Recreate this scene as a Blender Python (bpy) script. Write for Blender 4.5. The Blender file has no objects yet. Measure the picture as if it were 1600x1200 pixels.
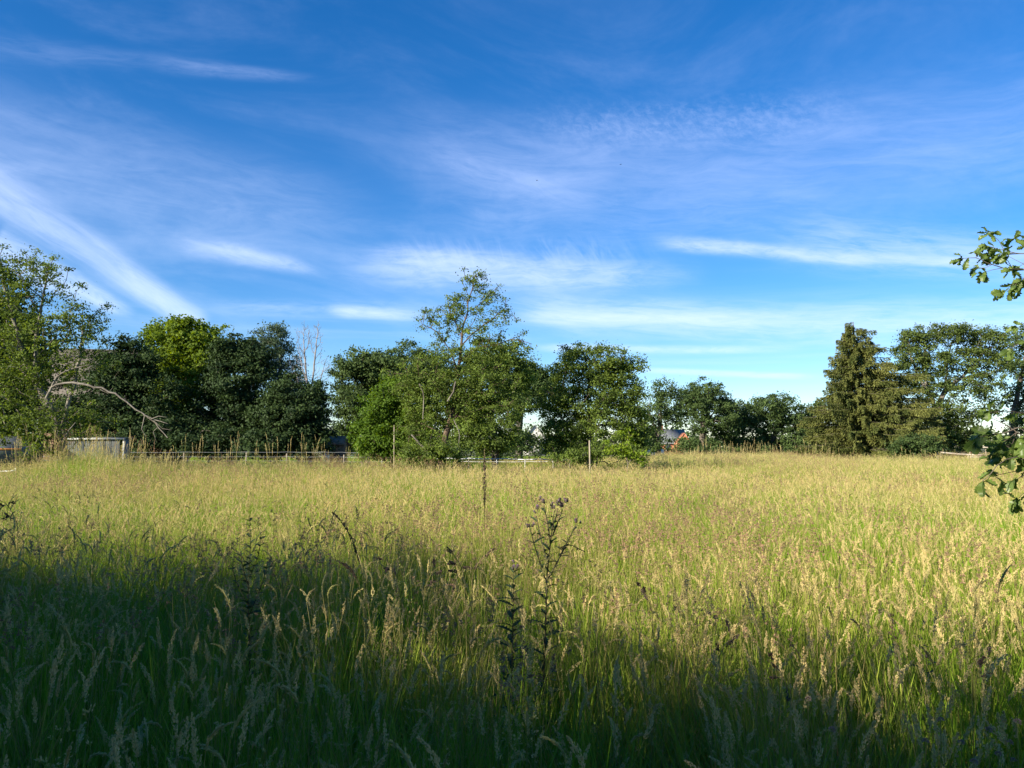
import bpy, math, random
import numpy as np
R = math.radians
random.seed(7)
rng = np.random.default_rng(7)
scene = bpy.context.scene

# ------------------------------------------------------------------ camera
PITCH = math.atan(98 / 1200.0)
CAM_H = 1.62
cam_data = bpy.data.cameras.new('camera')
cam_data.sensor_width = 36; cam_data.lens = 27.0
cam_data.clip_start = 0.05; cam_data.clip_end = 8000
cam = bpy.data.objects.new('camera', cam_data)
scene.collection.objects.link(cam)
cam.location = (0, 0, CAM_H)
cam.rotation_euler = (math.pi / 2 + PITCH, 0, 0)
scene.camera = cam

# ------------------------------------------------------------------ light
SUN_EL = 25.0
SUN_AZ = 52.0            # degrees to the left of straight behind the camera
_a = R(180 + SUN_AZ)     # compass bearing of the sun (0 = +Y, clockwise)
TO_SUN = np.array([math.sin(_a) * math.cos(R(SUN_EL)), math.cos(_a) * math.cos(R(SUN_EL)), math.sin(R(SUN_EL))])
sun_data = bpy.data.lights.new('sun', 'SUN')
sun_data.energy = 5.0; sun_data.angle = R(0.53); sun_data.color = (1.0, 0.91, 0.74)
sun = bpy.data.objects.new('sun', sun_data)
scene.collection.objects.link(sun)
sun.location = (-30, -25, 40)
sun.rotation_euler = (math.pi / 2 - R(SUN_EL), 0, math.atan2(TO_SUN[0], -TO_SUN[1]))

scene.view_settings.view_transform = 'Standard'
scene.view_settings.look = 'None'
scene.view_settings.gamma = 1
scene.view_settings.use_curve_mapping = False
scene.view_settings.exposure = 1.18
scene.cycles.max_bounces = 6
scene.cycles.diffuse_bounces = 3
scene.cycles.transmission_bounces = 4
scene.cycles.transparent_max_bounces = 4
scene.cycles.sample_clamp_indirect = 4

def raydir(X, Y):
    a = (X - 800) / 1200.0; b = (600 - Y) / 1200.0
    return np.array([a, math.cos(PITCH) - b * math.sin(PITCH), math.sin(PITCH) + b * math.cos(PITCH)])
def P(X, Y, d):
    v = raydir(X, Y)
    return np.array([0, 0, CAM_H]) + v * (d / v[1])
def azel(X, Y):
    v = raydir(X, Y); v = v / np.linalg.norm(v)
    return math.degrees(math.atan2(v[0], v[1])), math.degrees(math.asin(v[2]))

# ------------------------------------------------------------------ node helpers
class S:
    """a socket that does arithmetic"""
    def __init__(s, nt, sock): s.nt, s.k = nt, sock
    def _m(s, op, *o):
        n = s.nt.nodes.new('ShaderNodeMath'); n.operation = op
        for i, x in enumerate((s,) + o):
            if isinstance(x, S): s.nt.links.new(x.k, n.inputs[i])
            else: n.inputs[i].default_value = x
        return S(s.nt, n.outputs[0])
    def __add__(s, o): return s._m('ADD', o)
    def __sub__(s, o): return s._m('SUBTRACT', o)
    def __mul__(s, o): return s._m('MULTIPLY', o)
    def __truediv__(s, o): return s._m('DIVIDE', o)
    __radd__ = __add__; __rmul__ = __mul__
    def exp(s): return s._m('EXPONENT')
    def clamp(s):
        r = s._m('ADD', 0.0); r.k.node.use_clamp = True; return r
    def maxi(s, o): return s._m('MAXIMUM', o)
    def mini(s, o): return s._m('MINIMUM', o)
    def pw(s, o): return s._m('POWER', o)
    def smooth(s, a, b, c=0.0, d=1.0):
        n = s.nt.nodes.new('ShaderNodeMapRange'); n.interpolation_type = 'SMOOTHSTEP'
        s.nt.links.new(s.k, n.inputs[0])
        for i, v in enumerate((a, b, c, d)): n.inputs[i + 1].default_value = v
        return S(s.nt, n.outputs[0])
def comb(nt, x, y, z):
    n = nt.nodes.new('ShaderNodeCombineXYZ')
    for i, v in enumerate((x, y, z)):
        if isinstance(v, S): nt.links.new(v.k, n.inputs[i])
        else: n.inputs[i].default_value = v
    return n.outputs[0]
def noise(nt, vec, scale=1.0, detail=3.0, rough=0.55, dist=0.0):
    n = nt.nodes.new('ShaderNodeTexNoise')
    if vec is not None: nt.links.new(vec, n.inputs['Vector'])
    n.inputs['Scale'].default_value = scale; n.inputs['Detail'].default_value = detail
    n.inputs['Roughness'].default_value = rough; n.inputs['Distortion'].default_value = dist
    return S(nt, n.outputs[0])
def mixc(nt, f, a, b):
    n = nt.nodes.new('ShaderNodeMix'); n.data_type = 'RGBA'
    for sock, v in ((n.inputs[0], f), (n.inputs[6], a), (n.inputs[7], b)):
        if isinstance(v, S): nt.links.new(v.k, sock)
        elif hasattr(v, 'node'): nt.links.new(v, sock)
        elif isinstance(v, (int, float)): sock.default_value = v
        else: sock.default_value = (*v[:3], 1)
    return n.outputs[2]

# ------------------------------------------------------------------ sky with cirrus and contrails
world = bpy.data.worlds.new('World'); scene.world = world; world.use_nodes = True
wt = world.node_tree; wt.nodes.clear()
wo = wt.nodes.new('ShaderNodeOutputWorld'); bg = wt.nodes.new('ShaderNodeBackground')
wt.links.new(bg.outputs[0], wo.inputs[0])
SKY_STRENGTH = 0.072
bg.inputs[1].default_value = SKY_STRENGTH
sky = wt.nodes.new('ShaderNodeTexSky'); sky.sky_type = 'NISHITA'; sky.sun_disc = False
sky.sun_elevation = R(SUN_EL); sky.sun_rotation = R(180 + SUN_AZ)
sky.altitude = 0; sky.air_density = 1.0; sky.dust_density = 0.0; sky.ozone_density = 3.5
hsv = wt.nodes.new('ShaderNodeHueSaturation'); hsv.inputs['Saturation'].default_value = 1.33
wt.links.new(sky.outputs[0], hsv.inputs['Color'])
tint = wt.nodes.new('ShaderNodeMix'); tint.data_type = 'RGBA'; tint.blend_type = 'MULTIPLY'; tint.inputs[0].default_value = 1
tint.inputs[7].default_value = (.93, .96, 1.12, 1); wt.links.new(hsv.outputs[0], tint.inputs[6])
tc = wt.nodes.new('ShaderNodeTexCoord'); sp = wt.nodes.new('ShaderNodeSeparateXYZ')
wt.links.new(tc.outputs['Generated'], sp.inputs[0])
dx, dy, dz = (S(wt, sp.outputs[i]) for i in range(3))
AZ = dx._m('ARCTAN2', dy) * (180 / math.pi)
EL = dz.maxi(-1.0).mini(1.0)._m('ARCSINE') * (180 / math.pi)
def streak(X0, Y0, X1, Y1, w0, w1, amp, fa=1.5, fs=2.0, t_in=.25, t_out=.25, bend=0.0, floor=0.4, seed=0, hard=1.0):
    """a band of cloud from one direction to another; widths in degrees"""
    a0, e0 = azel(X0, Y0); a1, e1 = azel(X1, Y1)
    L = math.hypot(a1 - a0, e1 - e0); c, s_ = (a1 - a0) / L, (e1 - e0) / L
    da, de = AZ - a0, EL - e0
    t = (da * c + de * s_) / L
    s = de * c - da * s_
    wob = noise(wt, comb(wt, t * (L * .12), 0.0, seed * 7.7), 1.0, 2.0) - 0.5
    s = s + wob * (0.55 * max(w0, w1))
    if bend: s = s + (t * (1.0 - 0) * bend - t * t * bend) * 4.0
    wd = (t * (w1 - w0) + w0).maxi(0.05)
    q = s / wd
    qa = q._m('ABSOLUTE'); g = (qa * qa * qa * -1.0 * hard).exp() * .7 + (q * q * -2.2).exp() * .3
    ends = t.smooth(0, t_in) * t.smooth(1 - t_out, 1, 1, 0)
    n = noise(wt, comb(wt, t * (L * fa * .3), s * fs, seed * 3.1 + .5), 1.0, 7.0, .68, .5).smooth(.25, .75, floor * .85, 1.3)
    return g * ends * n * amp
W = []
W.append(streak(-90, 252, 326, 516, 1.6, 0.8, .42, .7, 1.3, .05, .08, -0.35, .5, 1, 1.2))
W.append(streak(130, 400, 322, 512, 1.0, .5, .30, .9, 1.2, .5, .06, -.1, .6, 2))
W.append(streak(-20, 385, 216, 495, 1.4, .35, .62, 1.4, 1.8, .05, .25, 0, .45, 3))
W.append(streak(235, 378, 530, 432, .9, .35, .52, 1.4, 1.6, .5, .45, -.4, .5, 4))
W.append(streak(480, 408, 1130, 428, 1.6, .9, .52, 1.0, 1.4, .35, .35, 0, .35, 5))
W.append(streak(540, 398, 900, 410, 1.0, .6, .30, 1.6, 1.6, .3, .5, 0, .3, 6))
W.append(streak(1000, 376, 1385, 412, .55, .4, .62, 1.6, 2.2, .3, .2, -.25, .45, 7))
W.append(streak(1180, 372, 1640, 405, 1.9, 1.4, .32, 1.0, 1.8, .35, .05, 0, .2, 8))
W.append(streak(1290, 398, 1560, 411, .35, .35, .42, 1.6, 2.2, .35, .25, 0, .5, 9))
W.append(streak(505, 484, 680, 496, .42, .4, .62, 1.2, 2.0, .25, .4, 0, .6, 10))
W.append(streak(760, 478, 1700, 508, 1.3, 1.6, .42, .8, 1.8, .15, .02, 0, .35, 11))
W.append(streak(800, 492, 1320, 497, .5, .5, .45, 1.2, 2.2, .15, .4, 0, .5, 12))
W.append(streak(820, 542, 1280, 545, .3, .28, .42, 1.6, 2.4, .15, .35, 0, .45, 13))
W.append(streak(960, 576, 1300, 590, .22, .22, .45, 1.6, 2.4, .3, .25, 0, .6, 14))
W.append(streak(-80, 62, 290, 92, 1.0, .4, .075, .8, 1.6, .05, .3, .1, .25, 15))
W.append(streak(200, 92, 520, 124, .6, .3, .14, 1.2, 2.0, .3, .4, 0, .4, 16))
W.append(streak(250, 480, 800, 475, .6, .6, .16, 1.2, 2.0, .3, .4, 0, .2, 17))
W.append(streak(-200, 190, 640, 340, 4.2, 2.8, .17, .5, .7, .1, .35, .5, .55, 18))
W.append(streak(480, 200, 1700, 190, 2.4, 3.4, .17, .5, .9, .3, .02, 0, .5, 19))
W.append(streak(620, 220, 960, 330, 1.6, 1.0, .15, 1.0, 1.4, .35, .35, 0, .3, 20))
W.append(streak(560, 300, 1500, 300, 3.6, 2.6, .14, .6, 1.0, .3, .3, 0, .4, 21))
W.append(streak(-100, 265, 120, 262, .5, .4, .14, .8, 1.4, .1, .5, 0, .4, 23))
# feathery filaments hanging above the central streak
fa0, fe0 = azel(560, 430); fa1, fe1 = azel(1080, 360)
fil = noise(wt, comb(wt, AZ * .55 + EL * .35, EL * .25, 4.4), 1.0, 4.5, .68, .5).smooth(.40, .74)
msk = AZ.smooth(fa0 + 1, fa0 + 6) * AZ.smooth(fa1 - 10, fa1, 1, 0) * EL.smooth(fe0, fe0 + 1.6) * EL.smooth(fe1 - 1.8, fe1 + .6, 1, 0)
W.append(fil * msk * .26)
# thin rippled veil everywhere, also outside the picture
ve = noise(wt, comb(wt, AZ * .05 + EL * .04, EL * .13, 1.0), 1.0, 6.0, .62, .6).smooth(.44, .78)
fine = noise(wt, comb(wt, AZ * .5, EL * .8, 6.0), 1.0, 4.0, .6, .3).smooth(.3, .7, .75, 1.15)
W.append(ve * fine * EL.smooth(2, 9) * EL.smooth(20, 34, 1, .3) * .13)
rip = noise(wt, comb(wt, AZ * 1.5 + EL * .8, EL * 2.0, 2.2), 1.0, 6.0, .68, .3).smooth(.36, .72)
W.append(streak(760, 196, 1420, 158, 1.6, 1.6, .15, .8, 1.2, .35, .35, 0, .6, 25) * rip)
low = noise(wt, comb(wt, AZ * .03, EL * .6, 8.0), 1.0, 5.0, .6, .2).smooth(.45, .75)
W.append(low * EL.smooth(1, 4) * EL.smooth(6, 14, 1, 0) * .16)
tot = W[0]
for w in W[1:]: tot = tot + w
alpha = (tot * -1.45).exp() * -1.0 + 1.0
ccol = mixc(wt, EL.smooth(2, 26), (.47 / .078, .56 / .078, .68 / .078), (.32 / .078, .40 / .078, .64 / .078))
wt.links.new(mixc(wt, alpha, tint.outputs[2], ccol), bg.inputs[0])
world.cycles.sampling_method = 'MANUAL'; world.cycles.sample_map_resolution = 512

# ------------------------------------------------------------------ object helpers
COL = scene.collection
def tag(o, label=None, cat=None, group=None, kind=None):
    if label: o['label'] = label
    if cat: o['category'] = cat
    if group: o['group'] = group
    if kind: o['kind'] = kind
    return o
def empty(name, loc, label, cat, group=None):
    o = bpy.data.objects.new(name, None); COL.objects.link(o); o.location = tuple(float(v) for v in loc)
    o.empty_display_size = .3
    return tag(o, label, cat, group)
class Geo:
    def __init__(s): s.v, s.f, s.t, s.m, s.n = [], [], [], [], 0
    def add(s, V, F, tint=0.5, mat=0):
        V = np.asarray(V, float).reshape(-1, 3); F = np.asarray(F, int)
        s.v.append(V); s.f.append(F + s.n); s.n += len(V)
        s.t.append(np.broadcast_to(np.asarray(tint, float), (len(V),)).copy()); s.m.append(np.full(len(F), mat))
    def mesh(s, name, mats, smooth=False):
        me = bpy.data.meshes.new(name)
        V = np.concatenate(s.v); me.vertices.add(len(V)); me.vertices.foreach_set('co', V.astype('f4').ravel())
        lt = np.concatenate([np.full(len(f), f.shape[1]) for f in s.f])
        li = np.concatenate([f.ravel() for f in s.f])
        me.loops.add(len(li)); me.loops.foreach_set('vertex_index', li.astype('i4'))
        me.polygons.add(len(lt))
        st = np.concatenate([[0], np.cumsum(lt)[:-1]])
        me.polygons.foreach_set('loop_start', st.astype('i4'))
        try: me.polygons.foreach_set('loop_total', lt.astype('i4'))
        except Exception: pass
        me.polygons.foreach_set('material_index', np.concatenate(s.m).astype('i4'))
        if smooth: me.polygons.foreach_set('use_smooth', np.ones(len(lt), bool))
        at = me.attributes.new('tint', 'FLOAT', 'POINT'); at.data.foreach_set('value', np.concatenate(s.t).astype('f4'))
        for m in (mats if isinstance(mats, (list, tuple)) else [mats]): me.materials.append(m)
        me.update(calc_edges=True); me.validate()
        return me
    def obj(s, name, mats, parent=None, smooth=False, **kw):
        me = s.mesh(name, mats, smooth)
        return place(name, me, parent, **kw)
def place(name, me, parent=None, loc=None, kind=None):
    o = bpy.data.objects.new(name, me); COL.objects.link(o)
    if parent is not None:
        o.parent = parent
        if loc is None:
            o.location = (-parent.location[0], -parent.location[1], -parent.location[2])   # vertices are in world coordinates
            if parent.parent: o.location = (0, 0, 0)
        else: o.location = loc
    elif loc is not None: o.location = loc
    if kind: o['kind'] = kind
    return o
def unit(v): return v / np.maximum(np.linalg.norm(v, axis=-1, keepdims=True), 1e-9)
def tube(geo, pts, rad, k=5, tint=.5, mat=0, cap=True):
    pts = np.asarray(pts, float); n = len(pts); rad = np.broadcast_to(rad, (n,))
    T = np.empty_like(pts); T[1:-1] = pts[2:] - pts[:-2]; T[0] = pts[1] - pts[0]; T[-1] = pts[-1] - pts[-2]
    T = unit(T); ref = np.array([0.31, 0.95, 0.05]) if abs(T[0][2]) > .6 else np.array([0, 0.05, 1.0])
    A = unit(np.cross(T, ref)); B = np.cross(T, A)
    ang = np.arange(k) * 2 * math.pi / k
    V = pts[:, None] + rad[:, None, None] * (np.cos(ang)[None, :, None] * A[:, None] + np.sin(ang)[None, :, None] * B[:, None])
    i = np.arange(n - 1)[:, None] * k; j = np.arange(k)[None]; j2 = (j + 1) % k
    F = np.stack([i + j, i + j2, i + k + j2, i + k + j], -1).reshape(-1, 4)
    geo.add(V, F, tint, mat)
    if cap and k > 2: geo.add(V[[0, -1]], np.array([list(range(k - 1, -1, -1)), list(range(k, 2 * k))]), tint if np.ndim(tint) == 0 else .5, mat)
def box(geo, c, s, rot=0.0, tint=.5, mat=0):
    c = np.asarray(c, float); h = np.asarray(s, float) / 2
    q = np.array([[x, y, z] for z in (-1, 1) for y in (-1, 1) for x in (-1, 1)]) * h
    cr, sr = math.cos(rot), math.sin(rot)
    q = np.stack([q[:, 0] * cr - q[:, 1] * sr, q[:, 0] * sr + q[:, 1] * cr, q[:, 2]], 1) + c
    geo.add(q, [[0, 2, 3, 1], [4, 5, 7, 6], [0, 1, 5, 4], [2, 6, 7, 3], [0, 4, 6, 2], [1, 3, 7, 5]], tint, mat)
def smooth_line(pts, step):
    """Catmull-Rom through the points"""
    pts = np.asarray(pts, float)
    Q = np.vstack([2 * pts[0] - pts[1], pts, 2 * pts[-1] - pts[-2]]); out = []
    for i in range(1, len(Q) - 2):
        a, b, c, d = Q[i - 1:i + 3]; n = max(1, int(np.linalg.norm(c - b) / step))
        for t in np.arange(n) / n:
            out.append(.5 * (2 * b + (c - a) * t + (2 * a - 5 * b + 4 * c - d) * t * t + (3 * b - a - 3 * c + d) * t ** 3))
    out.append(pts[-1]); return np.array(out)

# ------------------------------------------------------------------ materials
def new_mat(name):
    m = bpy.data.materials.new(name); m.use_nodes = True; nt = m.node_tree; nt.nodes.clear()
    out = nt.nodes.new('ShaderNodeOutputMaterial'); return m, nt, out
def leaf_mat(name, ca, cb, trans=.35, rough=.62, big=0.0, spec=.14):
    m, nt, out = new_mat(name)
    at = nt.nodes.new('ShaderNodeAttribute'); at.attribute_name = 'tint'
    t = S(nt, at.outputs['Fac'])
    if big:
        ge = nt.nodes.new('ShaderNodeNewGeometry')
        t = (t + (noise(nt, ge.outputs['Position'], big, 3.0) - .5) * .9).clamp()
    col = mixc(nt, t, ca, cb)
    p = nt.nodes.new('ShaderNodeBsdfPrincipled'); nt.links.new(col, p.inputs['Base Color'])
    p.inputs['Roughness'].default_value = rough; p.inputs['Specular IOR Level'].default_value = spec
    tr = nt.nodes.new('ShaderNodeBsdfTranslucent')
    g = nt.nodes.new('ShaderNodeHueSaturation'); g.inputs['Saturation'].default_value = 1.15; g.inputs['Value'].default_value = 1.3
    g.inputs['Hue'].default_value = .485
    nt.links.new(col, g.inputs['Color']); nt.links.new(g.outputs[0], tr.inputs['Color'])
    mx = nt.nodes.new('ShaderNodeMixShader'); mx.inputs[0].default_value = trans
    nt.links.new(p.outputs[0], mx.inputs[1]); nt.links.new(tr.outputs[0], mx.inputs[2])
    nt.links.new(mx.outputs[0], out.inputs[0]); return m
def solid_mat(name, ca, cb, scale=3.0, rough=.8, bump=.3, metal=0.0, stretch=(1, 1, 1), detail=4.0, tinted=False):
    m, nt, out = new_mat(name)
    tcx = nt.nodes.new('ShaderNodeTexCoord'); mp = nt.nodes.new('ShaderNodeMapping'); mp.inputs['Scale'].default_value = stretch
    nt.links.new(tcx.outputs['Object'], mp.inputs[0])
    n = noise(nt, mp.outputs[0], scale, detail, .6)
    f = n.smooth(.3, .7)
    col = mixc(nt, f, ca, cb)
    p = nt.nodes.new('ShaderNodeBsdfPrincipled'); nt.links.new(col, p.inputs['Base Color'])
    p.inputs['Roughness'].default_value = rough; p.inputs['Metallic'].default_value = metal; p.inputs['Specular IOR Level'].default_value = .2
    if bump:
        b = nt.nodes.new('ShaderNodeBump'); b.inputs['Strength'].default_value = bump; b.inputs['Distance'].default_value = .02
        nt.links.new(n.k, b.inputs['Height']); nt.links.new(b.outputs[0], p.inputs['Normal'])
    nt.links.new(p.outputs[0], out.inputs[0]); return m

M = {}
M['bark'] = solid_mat('bark', (.055, .045, .035), (.16, .135, .11), 9, .9, .8, 0, (1, 1, .25))
M['bark_pale'] = solid_mat('bark_pale', (.11, .095, .075), (.25, .225, .19), 9, .9, .6, 0, (1, 1, .25))
M['bark_rust'] = solid_mat('bark_rust', (.06, .042, .030), (.17, .12, .085), 10, .9, .8, 0, (1, 1, .3))
M['bark_dead'] = solid_mat('bark_dead', (.16, .14, .125), (.33, .30, .28), 6, .9, .4, 0, (1, 1, .3))
L = {}
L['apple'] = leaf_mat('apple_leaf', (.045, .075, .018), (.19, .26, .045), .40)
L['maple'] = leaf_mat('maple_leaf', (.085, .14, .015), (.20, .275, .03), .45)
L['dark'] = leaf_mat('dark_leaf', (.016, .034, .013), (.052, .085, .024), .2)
L['ash'] = leaf_mat('ash_leaf', (.045, .075, .04), (.11, .155, .08), .35)
L['oak'] = leaf_mat('oak_leaf', (.040, .066, .018), (.15, .20, .045), .34)
L['faroak'] = leaf_mat('far_oak_leaf', (.030, .055, .020), (.105, .155, .042), .30)
L['hazel'] = leaf_mat('hazel_leaf', (.045, .095, .012), (.15, .24, .03), .42)
L['pear'] = leaf_mat('pear_leaf', (.055, .085, .020), (.19, .265, .05), .4)
L['spruce'] = leaf_mat('spruce_needles', (.055, .078, .020), (.18, .185, .05), .2, .7)
L['sapling'] = leaf_mat('sapling_leaf', (.14, .22, .02), (.26, .34, .04), .45)

# ------------------------------------------------------------------ trees
def leaf_quads(geo, C, size, tint, up=.5, r=rng, aspect=.55, mat=0, droop=0.0, outw=None):
    n = len(C)
    N = r.normal(size=(n, 3)) + np.array([0, 0, up])
    N = unit(N + outw * 1.0) if outw is not None else unit(N + TO_SUN * .3)
    D = r.normal(size=(n, 3)); D[:, 2] -= droop
    D = unit(D - (D * N).sum(1, keepdims=True) * N); Sd = np.cross(N, D)
    sz = size * r.uniform(.6, 1.25, (n, 1)); w = sz * aspect * .5
    a = C - D * sz * .5; b = C + Sd * w + D * sz * .05; c = C + D * sz * .5; d = C - Sd * w + D * sz * .05
    V = np.stack([a, b, c, d], 1).reshape(-1, 3)
    F = np.arange(4 * n).reshape(n, 4)
    geo.add(V, F, np.repeat(tint, 4), mat)

def grow(limbs, attr, r, step=.45, wob=.12, back=.3):
    """skeleton from starting limbs (polylines), grown out to every attractor"""
    pos, par, dist, dirs = [], [], [], []
    tips = []
    for pl in limbs:
        pl = smooth_line(pl, step)
        if not pos: prev = -1
        else: prev = int(np.argmin(np.linalg.norm(np.array(pos) - pl[0], axis=1)))
        for i, p in enumerate(pl):
            if prev >= 0 and i == 0: continue
            dd = unit(p - pos[prev]) if prev >= 0 else np.array([0, 0, 1.0])
            pos.append(p + r.normal(size=3) * wob * .25 * (i > 0)); par.append(prev)
            dist.append(0 if prev < 0 else dist[prev] + np.linalg.norm(p - pos[prev])); dirs.append(dd); prev = len(pos) - 1
        tips.append(prev)
    n0 = len(pos)
    cap = n0 + len(attr) * 30
    PA = np.zeros((cap, 3)); PA[:n0] = pos; DI = np.zeros(cap); DI[:n0] = dist; DR = np.zeros((cap, 3)); DR[:n0] = dirs
    par = par + [0] * (cap - n0); n = n0
    base_block = max(2, int(n0 * 0.04))
    if len(attr):
        d0 = np.min(np.linalg.norm(attr[:, None] - PA[None, :n0], axis=2), axis=1)
        for ai in np.argsort(d0):
            p = attr[ai]; dv = p - PA[:n]; dl = np.linalg.norm(dv, axis=1)
            ca = (dv * DR[:n]).sum(1) / np.maximum(dl, 1e-6)
            cost = dl * (1 + .35 * (ca < 0)) + back * DI[:n] ; cost[:base_block] += 3
            j = int(np.argmin(cost)); l = dl[j]
            m = max(1, min(28, int(l / step))); s0 = PA[j]; t0 = unit(DR[j] * .6 + unit(dv[j]) + np.array([0, 0, .25]))
            ctrl = s0 + t0 * l * .5; prev = j
            for t in np.arange(1, m + 1) / m:
                q = (1 - t) ** 2 * s0 + 2 * t * (1 - t) * ctrl + t * t * p + r.normal(size=3) * wob * (t < 1)
                PA[n] = q; par[n] = prev; DI[n] = DI[prev] + np.linalg.norm(q - PA[prev]); DR[n] = unit(q - PA[prev]); prev = n; n += 1
    return PA[:n], par[:n], n0, tips

def skeleton_mesh(geo, PA, par, r_base, r_tip=.01, expo=2.3, minr=.0, tint=.5, sides=(6, 4, 3), thin=1.0):
    n = len(PA); kids = [[] for _ in range(n)]
    for i, p in enumerate(par):
        if p >= 0: kids[p].append(i)
    acc = np.zeros(n)
    for i in range(n - 1, -1, -1):
        if not kids[i]: acc[i] += r_tip ** expo
        if par[i] >= 0: acc[par[i]] += acc[i]
    rad = acc ** (1 / expo)
    rad = r_tip + (r_base - r_tip) * ((rad - r_tip) / max(rad[0] - r_tip, 1e-6)).clip(0) ** 1.25
    starts = [0] + [k for i in range(n) for k in sorted(kids[i], key=lambda q: -rad[q])[1:]]
    for s in starts:
        ch = [s] if par[s] < 0 else [par[s], s]; c = s
        while kids[c]:
            c = max(kids[c], key=lambda q: rad[q]); ch.append(c)
        rr = np.array([rad[q] for q in ch]); 
        if par[s] >= 0: rr[0] = rr[1] * 1.1
        if rr.max() < minr: continue
        keep = max(2, int((rr >= minr).sum())); ch = ch[:keep]; rr = rr[:keep]
        if par[s] < 0: rr[0] *= 1.35
        k = sides[0] if rr.max() > .08 else sides[1] if rr.max() > .03 else sides[2]
        tube(geo, PA[ch], rr, k, tint, cap=False)
    return rad

TREES = 0
def tree(name, label, cat, d, base, lobes, bark, leaf, trunk_r, leaf_size, per, limbs=None, spread=.45, seed=1, group=None,
         wob=.12, step=.45, up=.5, aspect=.55, depth=1.0, minr=.012, fill=None, back=.3, world_lobes=False, extra=None, rtip=.012, flat=.6, keepc=.62):
    """lobes: (X, Y, rx, ry, clumps[, depth offset m]) in photograph pixels at distance d; base: (X of the foot)"""
    r = np.random.default_rng(seed); A = []; OUT = []; s = d / 1200.0
    for lb in lobes:
        X, Y, rx, ry, n = lb[:5]; off = lb[5] if len(lb) > 5 else 0.0
        c = P(X, Y, d); R3 = np.array([rx * s, rx * s * depth, ry * s])
        n = max(6, int(n * keepc)); u = unit(r.normal(size=(n, 3)))
        wv = r.normal(size=(5, 3)) * 2.6; lump = 1 + .13 * np.sin(u @ wv.T + r.uniform(0, 6.28, 5)).sum(1, keepdims=True)
        u = u * (r.uniform(.15, 1.0, (n, 1)) ** .42) * lump
        A.append(c + np.array([0, off, 0]) + u * R3); OUT.append(u)
    A = np.concatenate(A)
    A += r.normal(size=A.shape) * .16
    OUT = unit(np.concatenate(OUT))[A[:, 2] > .35]; A = A[A[:, 2] > .35]
    foot = P(base, 700, d); foot[2] = 0.0
    root = empty(name, foot, label, cat, group)
    top = A[:, 2].max(); cen = A.mean(0)
    if limbs is None:
        h = top
        mid = np.array([foot[0] * .7 + cen[0] * .3, foot[1], h * .3]); m2 = np.array([cen[0], cen[1], h * .55]); m3 = np.array([cen[0] + r.normal() * .4, cen[1], h * .8])
        LM = [[foot - np.array([0, 0, .1]), mid, m2, m3]]
    else:
        LM = [[(P(x, y, d) + np.array([0, (dd[0] if dd else 0), 0])) for (x, y, *dd) in pl] for pl in limbs]
        LM[0][0][2] = -.1
    PA, par, n0, tips = grow(LM, A, r, step, wob, back)
    g = Geo(); skeleton_mesh(g, PA, par, trunk_r, rtip, minr=minr)
    g.obj('trunk', bark, root, smooth=True)
    # foliage
    n = len(A); k = (r.poisson(per * 1.9, n) * r.uniform(.45, 1.4, n)).astype(int).clip(1)
    idx = np.repeat(np.arange(n), k); ct = r.uniform(0, 1, n)
    C = A[idx] + r.normal(size=(len(idx), 3)) * (r.uniform(0, 1, (len(idx), 1)) ** .3) * np.array([1, 1, flat]) * spread * r.uniform(.55, 1.05, (n, 1))[idx] * .95
    ow = OUT[idx] * .6 + unit(C - A[idx]) * .7; kk = C[:, 2] > .15; C, ow, idx = C[kk], ow[kk], idx[kk]
    ti = ct[idx] * .6 + r.uniform(0, 1, len(C)) * .4
    g = Geo(); leaf_quads(g, C, leaf_size * 1.22, ti, up, r, aspect, outw=ow)
    g.obj('crown', leaf, root, kind='stuff')
    if extra: extra(root, d)
    return root

# ---- 1: old apple tree at the left edge
def apple_extra(root, d):
    g = Geo()
    def br(pts, r0, r1): 
        q = smooth_line([P(*p, d - .8) for p in pts], .22); q[1:-1] += rng.normal(size=q[1:-1].shape) * .028
        tube(g, q, np.linspace(r0, r1, len(q)), 5)
    br([(72, 622), (80, 605), (100, 598), (128, 600), (160, 606), (190, 620), (212, 640), (236, 655), (262, 684)], .048, .015)
    br([(224, 648), (240, 655), (262, 662)], .028, .008); br([(236, 655), (250, 650), (260, 652)], .018, .006)
    br([(240, 657), (252, 668), (268, 672)], .015, .005); br([(226, 650), (222, 668), (228, 682)], .018, .005)
    br([(246, 668), (240, 676), (244, 690)], .012, .005); br([(150, 604), (168, 614), (176, 606)], .02, .008)
    o = g.obj('dead_branch', M['bark_pale'], root, smooth=True); o['label'] = 'bare grey branch arching out to the right'
    for pts, a, b in (([(98, 690), (108, 672), (118, 660)], .035, .015), ([(78, 612), (88, 590), (108, 578), (140, 570)], .04, .01)):
        g = Geo(); br2 = smooth_line([P(*p, d - .8) for p in pts], .22); tube(g, br2, np.linspace(a, b, len(br2)), 5); g.obj('dead_branch', M['bark_pale'], root, smooth=True)
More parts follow.
